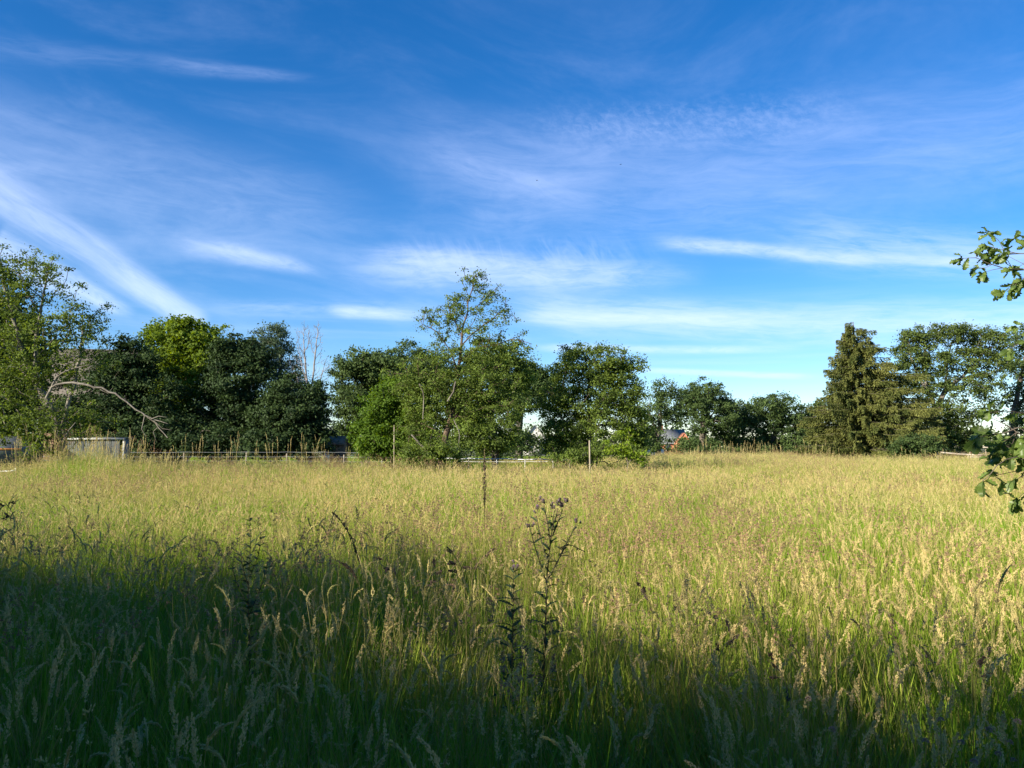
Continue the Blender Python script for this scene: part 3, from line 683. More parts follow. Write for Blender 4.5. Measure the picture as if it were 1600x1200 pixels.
def tuft(name, kind, seed, dens=1.0):
    r = np.random.default_rng(seed); g = Geo()
    nb = {'flop': 46, 'leafy': 46, 'soft': 30, 'fox': 30, 'airy': 28, 'brown': 28, 'short': 30, 'reed': 8}[kind]
    for _ in range(int(nb * dens)):
        a = r.uniform(0, 6.283); rr = r.uniform(0, .11); h = r.uniform(.28, .80) if kind != 'short' else r.uniform(.08, .26)
        if kind == 'reed': h = r.uniform(.5, 1.1)
        if kind == 'flop':
            blade(g, r, np.array([math.cos(a) * rr, math.sin(a) * rr, 0]), r.uniform(.2, .6), r.uniform(.004, .008), r.uniform(.25, .6), .6 + r.normal() * .9, 6, r.uniform(0, 1), 0 if r.uniform() < .6 else 1, 1.3); continue
        blade(g, r, np.array([math.cos(a) * rr, math.sin(a) * rr, 0]), h, r.uniform(.0042, .0095), r.uniform(.03, .3) * (h / .6), a + r.normal() * .7, 4, r.uniform(0, 1), 0)
    ns = {'leafy': 1, 'flop': 3, 'soft': 4, 'fox': 4, 'airy': 6, 'brown': 4, 'short': 1, 'reed': 3}[kind]
    for _ in range(int(ns * dens) if kind != 'short' else 1):
        a = r.uniform(0, 6.283); rr = r.uniform(0, .10)
        H = {'reed': r.uniform(1.25, 1.6), 'short': r.uniform(.2, .4), 'fox': r.uniform(.62, 1.0), 'brown': r.uniform(.6, .98)}.get(kind, r.uniform(.55, .9))
        az = r.uniform(0, 6.283) if r.uniform() < .5 else r.normal() * .8
        ln = stem_line(r, np.array([math.cos(a) * rr, math.sin(a) * rr, 0]), H, r.uniform(.02, .16), az)
        tube(g, ln, np.linspace(.0017, .0009, len(ln)) * (1.8 if kind == 'reed' else 1), 3, r.uniform(0, 1), 1, cap=False)
        if r.uniform() < .8:
            q = ln[2]; blade(g, r, q, r.uniform(.1, .22), .005, r.uniform(.08, .18), r.uniform(0, 6.28), 3, r.uniform(0, 1), 0)
        d = ln[-1] - ln[-2]; t0 = r.uniform(0, 1)
        if kind == 'flop': continue
        if kind == 'soft':
            hl = head_line(r, ln[-1], d, r.uniform(.07, .13), r.uniform(.0, .7)); spikelets(g, r, hl, 110, .0088, .0105, .0024, 2, t0, spindle, .82)
        elif kind == 'fox':
            hl = head_line(r, ln[-1], d, r.uniform(.08, .14), r.uniform(.0, 1.5)); spikelets(g, r, hl, 90, .0060, .011, .0020, 3 if r.uniform() < .5 else 2, t0, spindle, .85)
            tube(g, hl, spindle(np.linspace(0, 1, len(hl))) * .0038, 4, t0, 3, cap=False)
        elif kind == 'airy':
            hl = head_line(r, ln[-1] - unit(d) * .06, d, r.uniform(.14, .20), r.uniform(.1, .5))
            for k in range(9):
                b = hl[min(k, 6)]; q = b + unit(r.normal(size=3) + np.array([0, 0, .9])) * .045 * (1.1 - k / 11)
                tube(g, np.array([b, q]), .0004, 3, t0, 1, cap=False); spikelets(g, r, np.array([b * .4 + q * .6, q]), 6, .004, .008, .0015, 3 if k % 2 else 2, t0, lambda t: t * 0 + 1, .7)
        elif kind == 'brown':
            hl = head_line(r, ln[-1], d, r.uniform(.08, .13), r.uniform(.3, 1.2))
            for k in range(0, 7, 2):
                b = hl[k]; q = b + unit(r.normal(size=3) * np.array([1, 1, .3]) + np.array([0, 0, .6])) * .02 * (1.1 - k / 9)
                spikelets(g, r, np.array([b, q]), 16, .006, .011, .0022, 4, t0, lambda t: t * 0 + 1, .6)
        elif kind == 'reed':
            hl = head_line(r, ln[-1], d, r.uniform(.18, .26), r.uniform(0, .35)); spikelets(g, r, hl, 110, .010, .013, .0026, 2 if r.uniform() < .85 else 4, t0, spindle, .85)
    me = g.mesh(name, GM); o = bpy.data.objects.new(name, me); return o
def proto_coll(name, kinds):
    c = bpy.data.collections.new(name)
    for i, (k, s) in enumerate(kinds): c.objects.link(tuft(f'{name}_{i:02d}', k, s))
    return c
C_MEADOW = proto_coll('meadow_tuft', [('leafy', 1), ('flop', 2), ('soft', 3), ('soft', 4), ('soft', 5), ('fox', 6), ('fox', 7), ('airy', 8), ('airy', 9), ('brown', 10), ('soft', 11), ('fox', 12)])
C_SHORT = proto_coll('short_tuft', [('short', 21), ('short', 22), ('short', 23)])
C_REED = proto_coll('reed_tuft', [('reed', 31), ('reed', 32), ('reed', 33), ('reed', 34)])

def scatter(name, pts, rotz, scale, var, coll, label, tilt=.17):
    n = len(pts); me = bpy.data.meshes.new(name); me.vertices.add(n); me.vertices.foreach_set('co', pts.astype('f4').ravel())
    rot = np.stack([rng.normal(size=n) * tilt, rng.normal(size=n) * tilt, rotz], 1)
    a = me.attributes.new('rot', 'FLOAT_VECTOR', 'POINT'); a.data.foreach_set('vector', rot.astype('f4').ravel())
    a = me.attributes.new('scl', 'FLOAT_VECTOR', 'POINT'); a.data.foreach_set('vector', scale.astype('f4').ravel())
    a = me.attributes.new('var', 'INT', 'POINT'); a.data.foreach_set('value', var.astype('i4'))
    o = bpy.data.objects.new(name, me); COL.objects.link(o); tag(o, label, 'grass', kind='stuff')
    ng = bpy.data.node_groups.new(name + '_nodes', 'GeometryNodeTree')
    ng.interface.new_socket('Geometry', in_out='INPUT', socket_type='NodeSocketGeometry'); ng.interface.new_socket('Geometry', in_out='OUTPUT', socket_type='NodeSocketGeometry')
    gi = ng.nodes.new('NodeGroupInput'); go = ng.nodes.new('NodeGroupOutput'); iop = ng.nodes.new('GeometryNodeInstanceOnPoints'); ci = ng.nodes.new('GeometryNodeCollectionInfo')
    ci.inputs['Collection'].default_value = coll; ci.inputs['Separate Children'].default_value = True; ci.inputs['Reset Children'].default_value = True
    def at(nm, ty):
        x = ng.nodes.new('GeometryNodeInputNamedAttribute'); x.data_type = ty; x.inputs['Name'].default_value = nm
        return [k for k in x.outputs if k.name == 'Attribute' and k.enabled][0]
    e2r = ng.nodes.new('FunctionNodeEulerToRotation')
    ng.links.new(gi.outputs[0], iop.inputs['Points']); ng.links.new(ci.outputs[0], iop.inputs['Instance']); iop.inputs['Pick Instance'].default_value = True
    ng.links.new(at('var', 'INT'), iop.inputs['Instance Index']); ng.links.new(at('rot', 'FLOAT_VECTOR'), e2r.inputs[0]); ng.links.new(e2r.outputs[0], iop.inputs['Rotation'])
    ng.links.new(at('scl', 'FLOAT_VECTOR'), iop.inputs['Scale']); ng.links.new(iop.outputs[0], go.inputs[0])
    md = o.modifiers.new('grass', 'NODES'); md.node_group = ng
    return o
def fnoise(x, y, s, seed):
    """cheap smooth value noise"""
    r = np.random.default_rng(seed); out = 0
    for k in range(5):
        a = r.uniform(0, 6.28); f = s * r.uniform(.6, 1.7); out = out + np.sin((x * math.cos(a) + y * math.sin(a)) * f + r.uniform(0, 6.28))
    return out / 5
def wedge(y0, y1, n, u0=-.82, u1=.82):
    y = np.sqrt(rng.uniform(y0 * y0, y1 * y1, n)); return y * rng.uniform(u0, u1, n), y
def dmax(u):
    return np.interp(u, [-.8, -.5, -.14, -.10, .06, .10, .2, .8], [36, 37, 37, 35, 36, 50, 84, 84])
X, Y = [], []
for y0, y1, den in ((1.0, 9, 52), (9, 20, 34), (20, 40, 20), (40, 90, 10)):
    a = .82 * (y1 * y1 - y0 * y0); x, y = wedge(y0, y1, int(a * den)); X.append(x); Y.append(y)
x = rng.uniform(-7, 6, 2200); y = rng.uniform(-3.0, 1.2, 2200); k = (np.hypot(x, y) > 1.05); X.append(x[k]); Y.append(y[k])
x = rng.uniform(-60, -6, 3200); y = rng.uniform(2, 34, 3200); k = x < -.82 * y; X.append(x[k]); Y.append(y[k])
X = np.concatenate(X); Y = np.concatenate(Y)
u = X / np.maximum(Y, .5); keep = (Y < dmax(u) + fnoise(X, Y, .4, 5) * 1.5); X, Y, u = X[keep], Y[keep], u[keep]
hn = 1.0 + .15 * fnoise(X, Y, .35, 3) + .14 * fnoise(X, Y, 1.5, 4) + .08 * fnoise(X, Y, 4.0, 6)
# species drift in patches
kind = fnoise(X, Y, .22, 8) + rng.normal(size=len(X)) * .45; kind2 = fnoise(X, Y, .5, 9) + rng.normal(size=len(X)) * .5
table = np.array([0, 1, 2, 3, 4, 5, 6, 7, 8, 9, 10, 11]); var = np.empty(len(X), int); pick = rng.integers(0, 100, len(X))
var[:] = np.where(kind > np.where((Y > 12) | (u > .15), .05, .42), np.array([2, 3, 4, 10])[pick % 4], np.where(kind < -.35, np.array([0, 1, 5, 7])[pick % 4], np.array([5, 6, 11, 8, 7])[pick % 5]))
var = np.where((kind2 > .75), 9, var); var = np.where(rng.uniform(size=len(X)) < .30, rng.integers(0, 2, len(X)), var)
sc = hn * rng.uniform(.82, 1.18, len(X))
weed = np.exp(-((X / np.maximum(Y, 1) + .545) / .075) ** 2) * np.exp(-((Y - 26) / 4.0) ** 2)       # tall clump before the apple tree
sc = sc * (1 + .95 * weed)
wide = np.where(Y > 40, 1.7, np.where(Y > 20, 1.3, 1.0))
scale = np.stack([wide, wide, sc], 1)
pts = np.stack([X, Y, np.zeros_like(X)], 1)
scatter('meadow_grass', pts, rng.uniform(0, 6.28, len(X)), scale, var, C_MEADOW, 'tall uncut meadow grass with tan seed heads filling the foreground')
# short paddock and a dry strip beyond the fence
x, y = wedge(36, 120, 26000, -.6, .72); uu = x / y; k = (y > dmax(uu)); x, y = x[k], y[k]
h = np.where((x / y > -.1) & (x / y < .12) & (y > 56) & (y < 72), 1.5, rng.uniform(.5, .9, len(x)))
scatter('paddock_grass', np.stack([x, y, x * 0], 1), rng.uniform(0, 6.28, len(x)), np.stack([h * 0 + 2.2, h * 0 + 2.2, h], 1), rng.integers(0, 3, len(x)), C_SHORT, 'short green pasture grass beyond the white fence tape')
x, y = wedge(60, 70, 2600, -.11, .10)
scatter('hay_grass', np.stack([x, y, x * 0], 1), rng.uniform(0, 6.28, len(x)), np.stack([x * 0 + 1.8, x * 0 + 1.8, x * 0 + .62], 1), np.full(len(x), 4), C_MEADOW, 'strip of dry tan grass far behind the fence tape')
# single tall reed-like stalks rising over the meadow
TP = []
def tallpts(xs, dl, dh, yt, ym):
    for X_ in xs:
        d = rng.uniform(dl, dh); Yt = rng.uniform(yt, ym); p = P(X_, Yt, d); TP.append((p[0], p[1], p[2] / 1.62))
tallpts(rng.uniform(15, 260, 24), 12, 26, 668, 705); tallpts(rng.uniform(260, 540, 24), 14, 30, 680, 708); tallpts(rng.uniform(500, 640, 10), 22, 32, 700, 715)
tallpts(rng.uniform(1040, 1300, 44), 22, 40, 688, 708); tallpts(rng.normal(1170, 22, 22), 26, 36, 690, 704); tallpts(rng.uniform(1300, 1500, 12), 26, 40, 700, 712)
TP = np.array(TP)
scatter('tall_reed_grass', np.stack([TP[:, 0], TP[:, 1], TP[:, 0] * 0], 1), rng.uniform(0, 6.28, len(TP)), np.stack([TP[:, 2] * 0 + 1, TP[:, 2] * 0 + 1, TP[:, 2]], 1), rng.integers(0, 4, len(TP)), C_REED, 'thin tall seed stalks rising above the meadow', .06)

# ------------------------------------------------------------------ thistles and single plants
M['thistle_stem'] = solid_mat('thistle_stem', (.06, .055, .03), (.13, .12, .06), 30, .8, 0)
M['thistle_leaf'] = leaf_mat('thistle_leaf', (.035, .065, .03), (.09, .13, .05), .25)
M['thistle_bract'] = solid_mat('thistle_bract', (.05, .05, .035), (.13, .11, .08), 200, .8, 0)
M['thistle_flower'] = solid_mat('thistle_flower', (.12, .08, .12), (.25, .17, .24), 200, .8, 0)
def spiny_leaf_mesh(name, L_, W_, seed, mat, lobes=5, spiny=.55):
    r = np.random.default_rng(seed); g = Geo(); n = lobes * 2 + 2
    t = np.linspace(0, 1, n); env = np.sin(np.clip(t * .95 + .05, 0, 1) * math.pi) ** .7 * W_ * .5
    w = env * np.where(np.arange(n) % 2 == 0, 1 - spiny, 1.0) + .0006; w[-1] = .0003
    fw = np.where(np.arange(n) % 2 == 1, .25 / n, 0)
    bend = -.35 * t ** 2 * L_; up = .25 * w
    mid = np.stack([t * L_, t * 0, bend], 1)
    for sgn in (-1, 1):
        ed = np.stack([(t + fw) * L_, sgn * w, bend + up], 1)
        V = np.stack([mid, ed], 1).reshape(-1, 3); i = np.arange(n - 1) * 2; F = np.stack([i, i + 2, i + 3, i + 1], 1)
        g.add(V, F if sgn > 0 else F[:, ::-1], r.uniform(.2, .8))
    return g.mesh(name, mat)
from mathutils import Matrix, Vector
def orient(o, loc, D, roll=0.0, s=1.0, up=(0, 0, 1)):
    x = Vector(D).normalized(); z = Vector(up); z = (z - x * z.dot(x))
    z = z.normalized() if z.length > 1e-4 else Vector((1, 0, 0)); y = z.cross(x)
    m = Matrix((x, y, z)).transposed().to_4x4()
    o.matrix_basis = Matrix.Translation(Vector([float(v) for v in loc])) @ m @ Matrix.Rotation(roll, 4, 'X') @ Matrix.Scale(s, 4)
TL = [spiny_leaf_mesh('leaf', .075, .026, s, M['thistle_leaf']) for s in (1, 2, 3)]
OV = [spiny_leaf_mesh('leaf', .075, .034, s, M['thistle_leaf'], 4, .1) for s in (4, 5)]
def flower_meshes():
    g = Geo(); z = np.linspace(0, 1, 6); rr = np.array([.3, .85, 1, .9, .7, .5]) * .009
    tube(g, np.stack([z * .02, z * 0, z * 0], 1), rr, 8); 
    r = np.random.default_rng(3)
    spikelets(g, r, np.stack([z * .018, z * 0, z * 0], 1), 60, .0095, .006, .0012, 0, .5, lambda t: t * 0 + 1, .6)
    b = g.mesh('bract_cup', M['thistle_bract']); g = Geo()
    for _ in range(60):
        d = unit(np.array([1.1, 0, 0]) + r.normal(size=3) * .42); a = np.array([.018, 0, 0]); q = a + d * r.uniform(.010, .017); s = unit(np.cross(d, r.normal(size=3))) * .0009
        g.add([a - s, a + s, q + s, q - s], [[0, 1, 2, 3]])
    return b, g.mesh('florets', M['thistle_flower'])
CUP, FLO = flower_meshes()
def weed(name, label, cat, d, branches, heads, leaves_per_m=26, leafset=TL, lsize=1.0, stem_r=.0045, seed=1, extra_r=1.0, cluster=1):
    r = np.random.default_rng(seed); x0, y0 = branches[0][0]; foot = P(x0, y0, d); foot[2] = 0
    root = empty(name, foot, label, cat)
    for bi, pl in enumerate(branches):
        dd = d + (0 if bi == 0 else r.uniform(-.12, .12)); q = [P(x, y, d if i == 0 else dd) for i, (x, y) in enumerate(pl)]
        if bi == 0: q[0] = foot
        q = smooth_line(q, .03); g = Geo(); L_ = np.linalg.norm(np.diff(q, axis=0), axis=1).sum()
        tube(g, q, np.linspace(stem_r * (1 if bi == 0 else .6), stem_r * .35, len(q)), 6)
        g.obj('stem', M['thistle_stem'], root, smooth=True)
        nl = int(L_ * leaves_per_m * (1 if bi == 0 else .8))
        for k in range(nl):
            t = (k + r.uniform(.2, .8)) / nl; i = int(t * (len(q) - 1)); p = q[i]; T = unit(q[min(i + 1, len(q) - 1)] - q[max(i - 1, 0)])
            a = k * 2.4 + r.uniform(-.4, .4); D = unit(np.array([math.cos(a), math.sin(a), r.uniform(.1, .8)]) + T * .3)
            o = bpy.data.objects.new('leaf', leafset[k % len(leafset)]); COL.objects.link(o); o.parent = root
            hh = (1.3 - .80 * (p[2] / 1.2)) if bi == 0 else .5
            orient(o, p - foot, D, r.uniform(-.5, .5), lsize * hh * r.uniform(.7, 1.2))
    for hx, hy in heads:
        for c in range(cluster):
            p = P(hx, hy, d) + (r.normal(size=3) * .010 if c else 0)
            h = bpy.data.objects.new('flower_head', CUP); COL.objects.link(h); h.parent = root
            orient(h, p - foot, unit(np.array([0, 0, 1]) + r.normal(size=3) * .35), 0, extra_r * r.uniform(.75, 1.1), up=(0, 1, 0))
            f = bpy.data.objects.new('florets', FLO); COL.objects.link(f); f.parent = h
    return root
weed('thistle', 'tall branching thistle with small mauve heads standing right of centre', 'thistle', 3.9,
     [[(846, 1140), (850, 1050), (853, 960), (855, 900), (860, 850), (866, 798)], [(852, 905), (838, 862), (828, 826)], [(856, 880), (846, 845), (838, 806)], [(860, 850), (856, 820), (850, 790)],
      [(863, 838), (872, 815), (879, 796)], [(856, 905), (875, 870), (890, 840), (900, 820)], [(876, 868), (885, 850), (905, 858), (914, 862)], [(862, 828), (868, 808), (872, 794)]],
     [(828, 824), (838, 802), (850, 787), (866, 795), (879, 792), (901, 817), (872, 790), (884, 786)], 50, seed=5, cluster=3, lsize=1.45, extra_r=.72, stem_r=.0065)
weed('thistle', 'shorter leafy thistle just left of the tall branching thistle', 'thistle', 3.8, [[(801, 1160), (800, 1060), (801, 980), (802, 920), (803, 884)]], [(803, 880), (800, 890), (806, 889)], 60, seed=6, lsize=1.4, extra_r=.8)
weed('dock_plant', 'dark bushy leafy weed at left centre in the half shade', 'weed', 4.3,
     [[(392, 1120), (390, 1010), (388, 920), (391, 850), (390, 806)], [(389, 920), (378, 880), (374, 850)], [(389, 905), (404, 865), (408, 832)], [(390, 960), (410, 910), (418, 880)], [(390, 950), (370, 910), (362, 880)]],
     [], 62, OV, 1.1, seed=7)
weed('thistle', 'small dark thistle bent over at the right, below the near oak sprays', 'thistle', 3.6, [[(1440, 1190), (1446, 1100), (1448, 1030)]], [(1448, 1028)], 30, seed=9)

def stalk(name, label, d, pts, head_from, mat, rad, hr=.007, n=260, seed=1, spk=.012, w=.002, clumps=0):
    """one single grass stalk with its seed head; pts in photograph pixels, last points are the head"""
    r = np.random.default_rng(seed); q = [P(x, y, d) for x, y in pts]; q[0][2] = 0; foot = q[0].copy()
    root = empty(name, foot, label, 'grass stalk')
    g = Geo(); tube(g, smooth_line(q, .04), rad, 4); g.obj('stem', M['stem'], root, smooth=True)
    hl = smooth_line(q[head_from:], .02); g = Geo()
    if not clumps: spikelets(g, r, hl, n, hr, spk, w, 0, .5, spindle, .85)
    else:
        for k in range(clumps):
            b = hl[int((len(hl) - 1) * (k / clumps) ** .8)]; T = unit(hl[-1] - hl[0]); o_ = unit(T * .8 + r.normal(size=3) * .55)
            e = b + o_ * (.035 if k else .05) * r.uniform(.8, 1.2); e2 = e + o_ * r.uniform(.012, .03)
            tube(g, np.array([b, e2]), .0009, 3, cap=False); spikelets(g, r, np.array([e * .5 + b * .5, e, e2]), int(n / clumps), hr, spk, w, 0, .5, spindle, .8)
        tube(g, hl, .001, 3, cap=False)
    g.obj('seed_head', mat, root)
    g = Geo(); b = smooth_line(q, .04)
    for k in (3, 6, 9):
        if k < len(b): blade(g, r, b[k], r.uniform(.18, .3), .008, r.uniform(.05, .15), r.uniform(0, 6.28), 5, .5)
    g.obj('leaf', M['blade'], root)
M['head_dark'] = grass_mat('grass_head_dark', (.085, .065, .055), (.15, .11, .09), (.12, .08, .06), .15, .1)
stalk('seed_stalk', 'tallest upright stalk with a long dark seed spike left of the big thistle', 3.6, [(758, 1100), (758, 1000), (757, 880), (757, 792), (757, 745), (757, 703)], 3, M['head_dark'], .0016, .008, 300, 1)
stalk('seed_stalk', 'dark drooping foxtail leaning to the upper left in the middle of the meadow', 3.3, [(580, 1100), (572, 960), (562, 880), (548, 838), (534, 815), (519, 800)], 2, M['head_dark'], .0014, .0065, 240, 2)
stalk('seed_stalk', 'lower dark foxtail below the drooping one, leaning left', 3.2, [(575, 1140), (570, 1000), (560, 910), (548, 890), (535, 880), (522, 874)], 2, M['head_dark'], .0014, .006, 200, 3)
for i, (x, y, lab) in enumerate([(718, 868, 'dark clumped cocksfoot heads highest between the drooping foxtail and the thistle'), (745, 872, 'dark clumped cocksfoot heads just left of the tall dark spike'), (615, 880, 'dark cocksfoot stalk with two curved heads left of the others'),
                                 (670, 892, 'dark cocksfoot stalk arching right in front of the hazel bush'), (1222, 1042, 'dark curved cocksfoot head near the shade edge on the right'), (1130, 1000, 'thick pale brown stalk head leaning right near the shade edge'),
                                 (1012, 920, 'short dark cocksfoot stalk right of the tall thistle'), (1530, 1035, 'dark arched cocksfoot stalk at the right edge'), (20, 790, 'dark upright seed head at the far left of the meadow')]):
    d = 3.4 + .25 * (i % 3) - (.9 if i in (4, 5, 7) else 0); s = 1 if i % 2 else -1
    stalk('cocksfoot_stalk', lab, d, [(x - 14 * s, 1180), (x - 12 * s, 1050), (x - 8 * s, y + 60), (x - 6 * s, y + 26), (x + 2 * s, y + 8), (x + 12 * s, y - 4), (x + 24 * s, y - 10)], 3, M['head_dark'], .0014, .0075, 150, 10 + i, .012, .0028, clumps=4)
# clover heads in the lower right corner
M['clover'] = leaf_mat('clover_flower', (.36, .26, .20), (.54, .42, .32), .2)
def clover():
    g = Geo(); r = np.random.default_rng(1); n = 90; o = unit(r.normal(size=(n, 3))); o[:, 2] = np.abs(o[:, 2]) * 1.1 - .25
    a = o * .004; b = o * .0105; s = unit(np.cross(o, r.normal(size=(n, 3)))) * .0017
    V = np.stack([a, (a + b) / 2 + s, b, (a + b) / 2 - s], 1).reshape(-1, 3); g.add(V, np.arange(4 * n).reshape(n, 4), np.repeat(r.uniform(0, 1, n), 4))
    return g.mesh('flower', M['clover'])
CLV = clover(); words = ['highest of the clover flowers at the right edge', 'clover flower left of the highest one', 'clover flower close to the right edge, second row', 'pale clover flower at the bottom right corner', 'clover flower low at the bottom, left of the corner',
    'clover flower standing apart to the left, above the bottom edge', 'clover flower in the middle of the lower right group', 'lone clover flower in the shade below the lit meadow', 'clover flower under the curved cocksfoot head', 'small clover flower left of the lower right group', 'clover flower touching the right edge near the bottom']
for i, (x, y) in enumerate([(1590, 1128), (1545, 1140), (1578, 1160), (1583, 1188), (1522, 1190), (1446, 1158), (1502, 1160), (1263, 1092), (1300, 1140), (1470, 1125), (1560, 1178)]):
    d = 1.95 + .12 * (i % 4); p = P(x, y, d); root = empty('clover_flower', (p[0], p[1], 0), 'dull pink ' + words[i], 'clover', 'clover flowers in the lower right corner')
    g = Geo(); tube(g, smooth_line([(p[0] + .02, p[1] + .03, 0), (p[0] - .01, p[1], p[2] * .6), (p[0], p[1], p[2])], .08), .0011, 4); g.obj('stem', M['stem'], root, smooth=True)
    f = bpy.data.objects.new('flower', CLV); COL.objects.link(f); f.parent = root; f.location = (0, 0, p[2]); f.rotation_euler = (.3 * math.sin(i), .3 * math.cos(i * 2), i)

# ------------------------------------------------------------------ near oak at the right edge
M['near_leaf'] = leaf_mat('near_oak_leaf', (.055, .105, .022), (.17, .26, .055), .42, .42, 0, .4)
def add_veins(m):
    nt = m.node_tree; p = [n for n in nt.nodes if n.type == 'BSDF_PRINCIPLED'][0]; src = p.inputs['Base Color'].links[0].from_socket
    tcx = nt.nodes.new('ShaderNodeTexCoord'); sp_ = nt.nodes.new('ShaderNodeSeparateXYZ'); nt.links.new(tcx.outputs['Object'], sp_.inputs[0])
    x, y = S(nt, sp_.outputs[0]), S(nt, sp_.outputs[1]); ay = y._m('ABSOLUTE')
    rib = ay.smooth(.0006, .0016, 1, 0); side = ((x - ay * 1.1) * 420.0)._m('SINE').smooth(.86, 1.0) * .6
    blot = noise(nt, tcx.outputs['Object'], 60, 4, .6).smooth(.35, .7)
    c = mixc(nt, blot * .45, src, (.10, .12, .025)); c = mixc(nt, rib.maxi(side) * .65, c, (.30, .36, .14))
    nt.links.new(c, p.inputs['Base Color'])
add_veins(M['near_leaf'])
def oak_leaf(seed):
    r = np.random.default_rng(seed); g = Geo(); Ln = .105 * r.uniform(.9, 1.1)
    t = np.array([0, .10, .20, .27, .37, .45, .56, .64, .74, .82, .91, 1]); w = np.array([.03, .06, .15, .09, .22, .13, .29, .17, .27, .16, .15, .01]) * Ln * 1.08
    bend = (-.30 * t ** 2 + .08 * np.sin(t * 7 + seed)) * Ln; mid = np.stack([t * Ln, t * 0, bend], 1)
    for sgn in (-1, 1):
        tip = np.where(np.arange(12) % 2 == 0, .045, -.01); tip[0] = 0
        ed = np.stack([(t + tip) * Ln, sgn * w * r.uniform(.9, 1.1, 12), bend + w * .35 + np.sin(t * 9 + seed + sgn) * .003], 1)
        V = np.stack([mid, ed], 1).reshape(-1, 3); i = np.arange(11) * 2; F = np.stack([i, i + 2, i + 3, i + 1], 1)
        g.add(V, F if sgn > 0 else F[:, ::-1], r.uniform(.1, .9))
    return g.mesh('leaf', M['near_leaf'])
OAKL = [oak_leaf(s) for s in range(7)]
def near_oak():
    r = np.random.default_rng(101); foot = np.array([4.3, 4.6, 0.0])
    root = empty('young_oak', foot, 'young oak just outside the right edge whose leafy sprays reach into the picture', 'tree')
    T1 = foot + np.array([0, 0, 1.2]); T2 = foot + np.array([-.15, 0, 2.1]); T3 = foot + np.array([-.1, .1, 3.4])
    g = Geo(); tr = smooth_line([foot, T1, T2, T3], .15); tube(g, tr, np.linspace(.085, .02, len(tr)), 8); g.obj('trunk', M['bark'], root, smooth=True)
    nleaf = [0]; twig_geo = Geo()
    def leaf(p, D):
        nleaf[0] += 1
        o = bpy.data.objects.new('leaf', OAKL[int(r.integers(0, 7))]); COL.objects.link(o); o.parent = root
        orient(o, p - foot, D, r.uniform(-1.0, 1.0), r.uniform(.45, .80), up=(r.normal() * .5, r.normal() * .5 - .3, 1))
    def twig(path, r0, tw, every=.055, nfork=0):
        path = [np.asarray(v) + np.array([0, 0, .035]) for v in path[:-1]] + [path[-1]]; q = smooth_line(path, .03); q[1:-1] += r.normal(size=q[1:-1].shape) * .003; tube(twig_geo, q, np.linspace(r0, .0015, len(q)), 4)
        i = int(len(q) * .25); st = max(1, int(every / .03))
        while i < len(q):
            T = unit(q[min(i + 1, len(q) - 1)] - q[i - 1])
            if tw and r.uniform() < .72 and i < len(q) - 3:
                D = unit(T * .7 + r.normal(size=3) * .55 + np.array([0, 0, .05])); l = r.uniform(.08, .2)
                e = q[i] + D * l; tube(twig_geo, np.array([q[i], q[i] + D * l * .5 + r.normal(size=3) * .01, e]), np.linspace(.0025, .0012, 3), 3)
                for _ in range(int(r.integers(4, 7))): leaf(e + r.normal(size=3) * .004, unit(D * .7 + r.normal(size=3) * .75 + np.array([0, 0, -.1])))
            else: leaf(q[i], unit(T * .6 + r.normal(size=3) * .8 + np.array([0, 0, -.05])))
            i += st
        for _ in range(4): leaf(q[-1], unit(unit(q[-1] - q[-2]) + r.normal(size=3) * .7))
    p = lambda x, y, d: P(x, y, d)
    # upper spray
    twig([T3, p(1700, 380, 4.6), p(1620, 405, 4.7), p(1570, 400, 4.75), p(1545, 385, 4.8)], .012, True, .05)
    twig([p(1640, 400, 4.7), p(1600, 430, 4.7), p(1560, 425, 4.7), p(1525, 412, 4.7), p(1503, 404, 4.75)], .006, True, .07)
    twig([p(1620, 405, 4.7), p(1600, 385, 4.7), p(1585, 372, 4.7)], .004, False, .05)
    twig([p(1640, 410, 4.6), p(1605, 440, 4.55), p(1580, 452, 4.5)], .005, True, .05)
    # middle
    twig([T2 + np.array([-.05, 0, .5]), p(1680, 500, 4.4), p(1620, 505, 4.5), p(1590, 512, 4.5)], .007, False, .07)
    twig([p(1640, 510, 4.5), p(1600, 540, 4.5), p(1580, 545, 4.5)], .005, False, .08)
    # lower spray, nearer
    twig([T2, p(1690, 640, 3.6), p(1620, 660, 3.4), p(1580, 655, 3.35), p(1545, 645, 3.3)], .010, False, .10)
    twig([T1, p(1680, 710, 3.5), p(1615, 700, 3.35), p(1590, 690, 3.3), p(1560, 695, 3.3)], .010, True, .05)
    twig([p(1680, 720, 3.4), p(1630, 735, 3.3), p(1600, 725, 3.25), p(1580, 715, 3.2)], .007, True, .045)
    twig([p(1670, 700, 3.4), p(1610, 680, 3.3), p(1565, 690, 3.25), p(1530, 683, 3.2)], .006, False, .09)
    twig([p(1650, 740, 3.3), p(1610, 752, 3.2), p(1590, 748, 3.2)], .005, True, .05)
    twig([p(1650, 750, 3.2), p(1590, 728, 3.1), p(1560, 742, 3.1), p(1535, 752, 3.1)], .004, False, .12)
    twig_geo.obj('branch', M['bark'], root, smooth=True)
    # the rest of its crown, outside the frame
    n = 150; A = foot + np.array([.9, .5, 2.9]) + unit(r.normal(size=(n, 3))) * np.array([1.15, 1.2, 1.2]) * r.uniform(.3, 1, (n, 1))
    A = A[A[:, 0] / A[:, 1] > .80]; C = np.repeat(A, 16, 0); C = C + r.normal(size=C.shape) * .12; C = C[C[:, 0] / C[:, 1] > .76]
    g = Geo(); leaf_quads(g, C, .10, r.uniform(0, 1, len(C)), .4, r); g.obj('crown', M['near_leaf'], root, kind='stuff')
near_oak()

